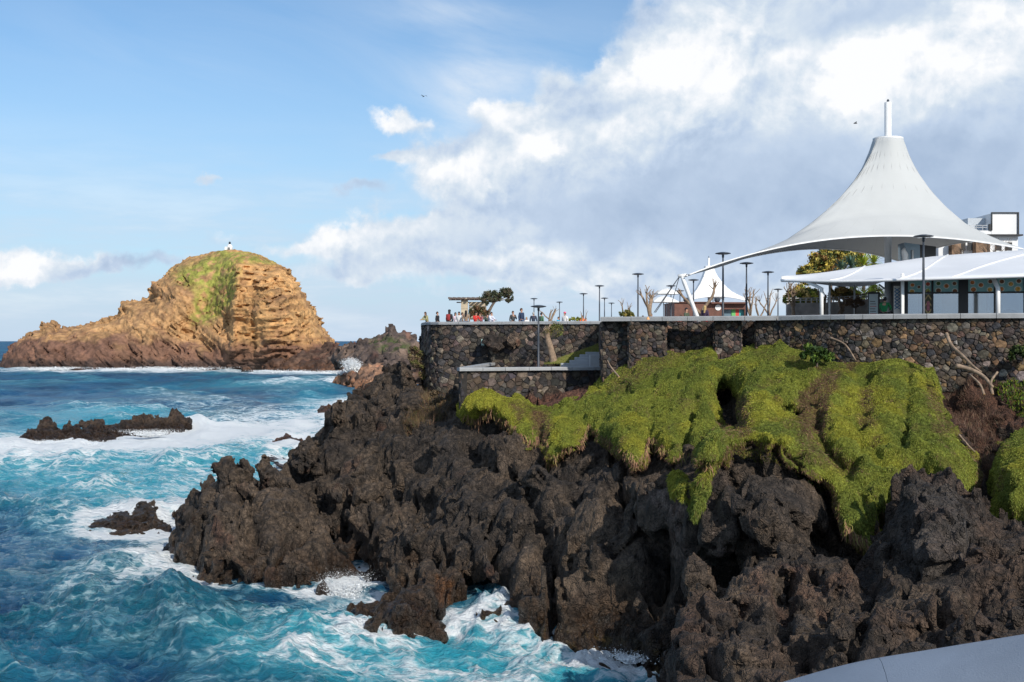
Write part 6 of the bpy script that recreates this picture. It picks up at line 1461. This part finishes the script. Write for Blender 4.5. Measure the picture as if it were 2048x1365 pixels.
pl(1309, 573, 3.6, 'multi-stemmed pruned tree with many upright knobbly stems', 25, D=80, forks=5, spread=.45, twigs=6, rad=.17, trunk=.35)
pl(1402, 556, 4.3, 'big pruned tree with two thick limbs beside the raking mast', 26, D=82, forks=2, lean=-.05, spread=.75, twigs=8, rad=.24, trunk=.36)
pl(1504, 573, 4.2, 'pale pruned tree left of the lamp beneath the tent edge', 27, D=98, forks=4, spread=.45, twigs=5, rad=.15)
pl(1521, 585, 3.7, 'lower pruned tree with wide open limbs right of the tent edge lamp', 28, D=98, forks=3, spread=1.0, twigs=4, rad=.13)
pl(1540, 580, 4.0, 'pruned tree behind the lamp left of the cafe canopy', 29, D=100, forks=4, spread=.55, twigs=5, rad=.13)
pl(1587, 565, 3.4, 'pale bare tree in front of the yellow green foliage', 30, D=73, forks=4, spread=.6, twigs=5, rad=.14, trunk=.5)
pl(1631, 568, 3.0, 'orange brown bare trunk left of the first canopy post', 31, D=72, forks=2, lean=.1, spread=.5, twigs=2, rad=.20, trunk=.6)
pl(1652, 568, 3.0, 'pale leaning trunk right of the first canopy post', 32, D=73, forks=2, lean=.35, spread=.5, twigs=2, rad=.20, trunk=.6)
tt = pollard('pruned_tree', at(1108, 727, 76.5), 2.6, 'pale tree trunk sprouting thin leaves in front of the rounded wall', 33, forks=3, lean=.05, spread=.35, twigs=5, rad=.26, group=None, trunk=.62)
V, Fq, c = leaf_cloud([(0, 0, 2.2, .55), (.3, 0, 2.0, .5), (-.4, 0, 2.1, .45)], 1100, 5, .05, [(.16,.14,.04),(.10,.12,.03)]); me = np_mesh('crown', V, Fq, False); set_col(me, c); link('crown', me, mat_leaf, tt)
# bare branches before the white building, fallen logs on the slope
for k, (px, py, h) in enumerate(((1970, 478, 5), (1935, 486, 4.5), (1990, 470, 5.5))):
    pollard('bare_tree', V3((px-1024)/F*100, 100, H+(683-py)/F*100-h+.3), h, ['bare twiggy tree in front of the white building', 'bare reddish branches under the right edge of the big tent', 'bare thin tree at the roof slab of the white building'][k], 60+k, forks=5, spread=.6, twigs=9, rad=.08, group=None, mat_=m_barkd)
def log(pts, rad, label, seed):
    P_ = [at(*p) for p in pts]; root = empty('log', P_[0]); tag(root, label, 'log'); mb = MB(); cu = curve_pts([p-P_[0] for p in P_], 10); r = random.Random(seed)
    mb.tube(cu, [rad*(1-.04*i)*r.uniform(.9, 1.1) for i in range(11)], 9); mb.build('bark', m_bark, root, True)
    d_ = (cu[0]-cu[1]).normalized(); MB().tube([cu[0]+d_*.004, cu[0]+d_*.012], rad*.86, 9).build('cut_end', mat('cut_wood', (.62, .36, .14), .8, .2, 8) if not bpy.data.materials.get('cut_wood') else bpy.data.materials['cut_wood'], root)
    return root
log([(1893,668,54.9),(1902,690,54.4),(1925,712,53.6),(1945,732,53),(1962,745,52.6)], .085, 'long sawn branch leaning against the right stone wall', 1)
log([(1912,733,53),(1935,738,52.8),(1965,752,52.3),(1985,775,51.6)], .11, 'thick cut trunk lying on the red soil below the wall', 2)
log([(1985,790,51.5),(1982,765,51.8),(1995,745,52)], .07, 'short sawn branch stub standing on the red soil', 3)
log([(1968,790,51.3),(1960,770,51.6),(1940,750,52.2)], .06, 'thin sawn branch crossing the cut trunk', 4)
log([(1918,870,49.0),(1935,890,48.6),(1950,905,48.3)], .04, 'thin bleached stick lying at the edge of the green curtain', 5)
log([(1660,676,57.8),(1690,690,57.2),(1712,722,56.6)], .05, 'thin bare branch reaching up the right stone wall', 6)
log([(1238,755,62.2),(1222,735,62.8),(1215,722,63.2)], .05, 'curved bare branch at the corner of the buttressed wall', 7)

# ------------------------------------------------------------ people
def skin_mesh(name, verts, edges, radii, root_i=0, sub=1):
    me = bpy.data.meshes.new(name); me.from_pydata(verts, edges, []); o = bpy.data.objects.new(name, me); C.objects.link(o)
    sk = o.modifiers.new('s', 'SKIN'); sk.use_smooth_shade = True
    for i, rr_ in enumerate(radii): me.skin_vertices[0].data[i].radius = rr_ if hasattr(rr_, '__len__') else (rr_, rr_)
    me.skin_vertices[0].data[root_i].use_root = True
    su = o.modifiers.new('d', 'SUBSURF'); su.levels = sub; su.render_levels = sub
    dg = bpy.context.evaluated_depsgraph_get(); m2 = bpy.data.meshes.new_from_object(o.evaluated_get(dg)); m2.name = name
    bpy.data.objects.remove(o); bpy.data.meshes.remove(me); return m2
def figure(pose):
    """joint positions for one pose; the figure faces -Y"""
    lean = {'stand': 0, 'lean': .16, 'walk': .03, 'sit': 0, 'phone': 0, 'bend': .30}[pose]
    dz = -.42 if pose == 'sit' else 0
    J = {}
    J['pelvis'] = (0, 0, .95+dz); J['waist'] = (0, -lean*.3, 1.10+dz); J['chest'] = (0, -lean*.8, 1.33+dz); J['neck'] = (0, -lean*1.1, 1.48+dz); J['head'] = (0, -lean*1.25-.01, 1.56+dz); J['crown'] = (0, -lean*1.3, 1.68+dz)
    for s, n in ((-1, 'l'), (1, 'r')):
        sh = (s*.18, -lean*.95, 1.41+dz); J['sh'+n] = sh
        if pose in ('lean', 'bend'): J['el'+n] = (s*.26, -lean-.15, 1.18+dz); J['wr'+n] = (s*.12, -lean-.40, 1.13+dz); J['ha'+n] = (s*.07, -lean-.48, 1.12+dz)
        elif pose == 'phone' and s > 0: J['el'+n] = (s*.24, -.08, 1.14); J['wr'+n] = (s*.10, -.26, 1.32); J['ha'+n] = (s*.07, -.30, 1.38)
        elif pose == 'sit': J['el'+n] = (s*.24, -.05, 1.13+dz); J['wr'+n] = (s*.14, -.28, 1.05+dz); J['ha'+n] = (s*.10, -.36, 1.04+dz)
        else: J['el'+n] = (s*.25, .02, 1.13); J['wr'+n] = (s*.24, -.06-.08*s*(pose == 'walk'), .89); J['ha'+n] = (s*.23, -.09-.1*s*(pose == 'walk'), .80)
        hp = (s*.09, 0, .91+dz)
        if pose == 'sit': J['hp'+n] = hp; J['kn'+n] = (s*.11, -.44, .52); J['an'+n] = (s*.11, -.42, .08); J['to'+n] = (s*.12, -.58, .03)
        elif pose == 'walk': J['hp'+n] = hp; J['kn'+n] = (s*.09, -.06-.10*s, .50); J['an'+n] = (s*.09, .04-.22*s, .08); J['to'+n] = (s*.10, -.10-.22*s, .03)
        else: J['hp'+n] = hp; J['kn'+n] = (s*.10, -.02, .50); J['an'+n] = (s*.11, .02, .08); J['to'+n] = (s*.12, -.13, .03)
    return J
RB = dict(pelvis=(.13, .10), waist=(.125, .095), chest=(.15, .105), neck=.05, head=(.072, .088), crown=(.062, .075), sh=.058, el=.040, wr=.030, ha=(.035, .022), hp=.085, kn=.055, an=.038, to=(.04, .025))
def chain(J, names, edges, scale=1.0, add=0.0, over={}):
    ks = list(names); idx = {k: i for i, k in enumerate(ks)}
    rad = []
    for k in ks:
        b = RB.get(k, RB.get(k[:-1])); b = over.get(k, over.get(k[:-1], b)); b = b if hasattr(b, '__len__') else (b, b); rad.append((b[0]*scale+add, b[1]*scale+add))
    return [J[k] for k in ks], [(idx[a], idx[b]) for a, b in edges], rad
UP = [('pelvis','waist'),('waist','chest'),('chest','neck'),('chest','shl'),('shl','ell'),('ell','wrl'),('chest','shr'),('shr','elr'),('elr','wrr')]
LEGS = [('pelvis','hpl'),('hpl','knl'),('knl','anl'),('pelvis','hpr'),('hpr','knr'),('knr','anr')]
PM = {}
for pose in ('stand', 'lean', 'walk', 'sit', 'phone'):
    J = figure(pose)
    allk = ['pelvis','waist','chest','neck','head','crown']+[a+b for b in 'lr' for a in ('sh','el','wr','ha','hp','kn','an','to')]
    ed = UP+LEGS+[('neck','head'),('head','crown'),('wrl','hal'),('wrr','har'),('anl','tol'),('anr','tor')]
    v, e_, r_ = chain(J, allk, ed, .92)
    PM[pose, 'body'] = skin_mesh('body', v, e_, r_)
    k2 = ['pelvis','waist','chest','neck','shl','ell','wrl','shr','elr','wrr']
    J2 = dict(J); 
    for n in 'lr': J2['wr'+n] = tuple(np.array(J['el'+n])*.12+np.array(J['wr'+n])*.88)
    J2['neck'] = tuple(np.array(J['chest'])*.35+np.array(J['neck'])*.65)
    v, e_, r_ = chain(J2, k2, UP, 1.0, .018, {'neck': .062}); PM[pose, 'jacket'] = skin_mesh('jacket', v, e_, r_)
    k3 = ['pelvis']+[a+b for b in 'lr' for a in ('hp','kn','an')]
    v, e_, r_ = chain(J, k3, LEGS, 1.0, .012); PM[pose, 'trousers'] = skin_mesh('trousers', v, e_, r_)
    h = np.array(J['crown']); hd = np.array(J['head'])
    for ln, nm in ((0, 'short'), (1, 'long')):
        V = []; Fh = []; nu, nv = 12, 7
        for i in range(nv+1):
            for j in range(nu):
                a = 2*math.pi*j/nu; s_a = math.sin(a); lim = .40 if s_a < -.3 else (.72 if s_a > .2 else .58)
                tt_ = i/nv*math.pi*lim
                x = .088*math.sin(tt_)*math.cos(a); y = .105*math.sin(tt_)*s_a+.014; z = .125*math.cos(tt_)
                if ln and s_a > -.3 and i == nv: z -= .26; y += .025; x *= 1.25
                V.append((h[0]+x, h[1]+y, h[2]-.055+z))
        for i in range(nv):
            for j in range(nu): Fh.append((i*nu+j, i*nu+(j+1) % nu, (i+1)*nu+(j+1) % nu, (i+1)*nu+j))
        PM[pose, 'hair_'+nm] = np_mesh('hair', np.array(V), np.array(Fh), True)
    mb = MB(); mb.tube([(hd[0], hd[1]-.078, hd[2]+.055), (hd[0], hd[1]-.10, hd[2]+.02), (hd[0], hd[1]-.085, hd[2]+.012)], [.008, .014, .008], 5)
    for s in (-1, 1): mb.tube([(hd[0]+s*.072, hd[1]+.01, hd[2]+.06), (hd[0]+s*.082, hd[1]+.012, hd[2]+.035), (hd[0]+s*.072, hd[1]+.005, hd[2]+.01)], [.008, .014, .008], 5)
    PM[pose, 'features'] = mb.mesh('nose_and_ears', True)
CM = {}
def cloth(c):
    if c not in CM: CM[c] = mat('cloth_%02d' % len(CM), c, .85, .12, 12.0)
    return CM[c]
m_skin = mat('skin', (.45, .25, .17), .6, .06); 
def person(px, D, pose, rz, top, hair, legs, label, hair_len='short', h=1.72, bag=None, hat=None, zoff=0):
    root = empty('person', V3((px-1024)/F*D, D, FLOOR+zoff), rz); root.scale = (h/1.75,)*3; tag(root, label, 'person')
    def part(k, nm, m_):
        o = bpy.data.objects.new(nm, PM[pose, k]); C.objects.link(o); o.parent = root
        if not PM[pose, k].materials: PM[pose, k].materials.append(m_)
        o.material_slots[0].link = 'OBJECT'; o.material_slots[0].material = m_
    part('body', 'body', m_skin); part('jacket', 'jacket', cloth(top)); part('trousers', 'trousers', cloth(legs)); part('features', 'face', m_skin)
    part('hair_'+hair_len, 'hair', cloth(hair))
    J = figure(pose)
    if hat: c = J['crown']; MB().lathe([(.10, .0), (.105, .03), (.09, .08), (.03, .115)], 12, (c[0], c[1]+.01, c[2]-.01)).build('hat', cloth(hat), root, True)
    if bag: c = J['chest']; MB().box(-.14, .14, c[1]+.10, c[1]+.27, c[2]-.32, c[2]+.12, None, .04).build('backpack', cloth(bag), root, True)
    return root
BLK = (.015,.015,.02); BRN = (.06,.03,.018); BLD = (.45,.32,.14); GRY = (.35,.34,.33); NAVY = (.02,.04,.09); RED_ = (.55,.03,.025); WHT = (.70,.70,.70); JEAN = (.06,.10,.18)
PE = [(855,83.6,'lean',-.9,(.30,.28,.14),BRN,JEAN,'person in an olive top leaning on the wall end','long',1.62,{}),
 (875,84.5,'stand',1.2,BLK,BRN,BLK,'person in black standing alone second from the wall end','short',1.66,{}),
 (899,85.5,'stand',2.6,(.03,.03,.035),BLK,BLK,'person in a dark hooded coat with a red backpack','long',1.80,dict(bag=(.30,.03,.03),hat=BLK)),
 (911,86.5,'stand',.5,(.55,.45,.52),BLK,JEAN,'woman with long dark hair in a pale pink top','long',1.66,{}),
 (918,84.5,'stand',-.4,WHT,BLK,JEAN,'woman in a white jumper with dark hair','long',1.66,{}),
 (924,87.5,'walk',1.6,WHT,BRN,BLK,'person in white half hidden behind the woman in white','short',1.68,{}),
 (932,84,'stand',2.9,(.28,.20,.14),BLK,JEAN,'person in a camel coat seen from behind with long black hair','long',1.74,{}),
 (950,84,'lean',.5,RED_,BLK,JEAN,'person in a bright red jacket leaning at the wall','short',1.62,{}),
 (963,84.3,'lean',-.6,(.30,.10,.12),BRN,BLK,'person in a dark red top bending between two others','short',1.55,{}),
 (971,85,'lean',.9,(.04,.07,.06),BLK,BLK,'person in dark green bending over the parapet','short',1.5,{}),
 (979,84,'lean',.9,(.62,.66,.78),BRN,JEAN,'person in a pale blue shirt stretching along the parapet','short',1.62,{}),
 (988,84.6,'lean',-1.0,(.66,.60,.68),BLD,JEAN,'person in a pale pink shirt crouched at the parapet','short',1.45,{}),
 (1026,84,'phone',.5,(.05,.055,.06),BRN,BLK,'curly haired person in black looking at a phone','short',1.70,{}),
 (1043,83.5,'stand',.9,NAVY,BRN,JEAN,'tall man in a navy jacket looking left','short',1.88,{}),
 (1053,100,'stand',0,WHT,BLD,JEAN,'distant person in white behind the man in navy','long',1.6,{}),
 (1067,85.5,'stand',3.0,(.03,.04,.07),GRY,BLK,'grey haired person in dark navy beside the terrace lamp','short',1.66,{}),
 (1083,86,'stand',2.2,(.10,.20,.12),BLK,BLK,'person in a green jacket right of the terrace lamp','short',1.64,{}),
 (1113,92,'lean',1.2,(.02,.35,.55),BRN,JEAN,'person in a bright blue top low behind the parapet','short',1.45,{}),
 (1130,88,'walk',-.6,WHT,BLK,JEAN,'person in white with a pink headscarf','short',1.7,dict(hat=(.75,.12,.22))),
 (1165,92,'stand',.4,(.80,.16,.05),BRN,BLK,'person in orange beside the yellow hedge','short',1.55,{}),
 (1172,94,'stand',1.4,(.65,.10,.06),BRN,BLK,'small person in red right of the person in orange','short',1.4,{}),
 (1303,92,'stand',.8,(.10,.12,.18),BLK,JEAN,'person in grey blue by the multi-stemmed pruned tree','short',1.7,{}),
 (1286,92,'sit',.8,(.55,.50,.45),BRN,BLK,'seated person in beige left of the multi-stemmed pruned tree','short',1.7,dict(zoff=.25)),
 (1373,70,'sit',.9,(.07,.09,.06),BLK,BLK,'man in a dark green jacket sitting left of the raking mast','short',1.75,dict(zoff=.20)),
 (1362,88,'sit',-.7,(.55,.06,.04),BRN,BLK,'person in red sitting on the terrace behind the man in green','short',1.7,dict(zoff=.2)),
 (1410,70,'stand',2.4,(.05,.03,.07),BLD,RED_,'blonde woman in a dark purple coat and red skirt right of the raking mast','long',1.66,{}),
 (1768,61.0,'lean',2.6,(.01,.18,.06),BLK,BLK,'man in a bright green shirt seen from behind at the cafe counter','short',1.84,{}),
 ]
for (px, D, pose, rz, top, hair, legs, lab, hl, h, kw) in PE: person(px, D, pose, rz, top, hair, legs, lab, hl, h, **kw)
# counter where the man in green works
ct = empty('counter', V3(at(1783, 610, 63.2).x, 63.4, FLOOR)); tag(ct, 'low dark serving counter behind the man in green', 'counter'); MB().box(-.75, .45, 0, .5, 0, 1.05, bev=.02).build('cabinet', m_intd, ct); MB().box(-.80, .5, -.04, .54, 1.05, 1.09, bev=.01).build('counter_top', m_frame, ct)
# two gulls far off
for k, (px, py, D, lab) in enumerate(((847,194,150,'tiny dark gull flying high over the islet side'),(1711,248,140,'tiny dark gull flying left of the big tent mast'))):
    g_ = empty('gull', at(px, py, D), .6+k); tag(g_, lab, 'gull'); MB().tube([(0, -.22, 0), (0, -.1, .02), (0, .1, .01), (0, .24, 0)], [.02, .055, .05, .015], 7).build('body', m_intd, g_, True)
    for s in (-1, 1): MB().add([(0, -.08, .02), (0, .08, .02), (s*.32, .06, .16), (s*.32, -.06, .16), (s*.62, .02, .05), (0, -.08, .04), (0, .08, .04), (s*.32, .06, .175), (s*.32, -.06, .175)], [(0, 1, 2, 3), (3, 2, 4), (5, 8, 7, 6), (8, 4, 7), (0, 3, 8, 5), (1, 6, 7, 2), (3, 4, 8), (2, 7, 4)]).build('wing', m_intd, g_)
print('total', time.time()-T0, 'tris', sum(len(o.data.polygons)*(2 if len(o.data.polygons) and len(o.data.polygons[0].vertices) == 4 else 1) for o in C.objects if o.type == 'MESH'))
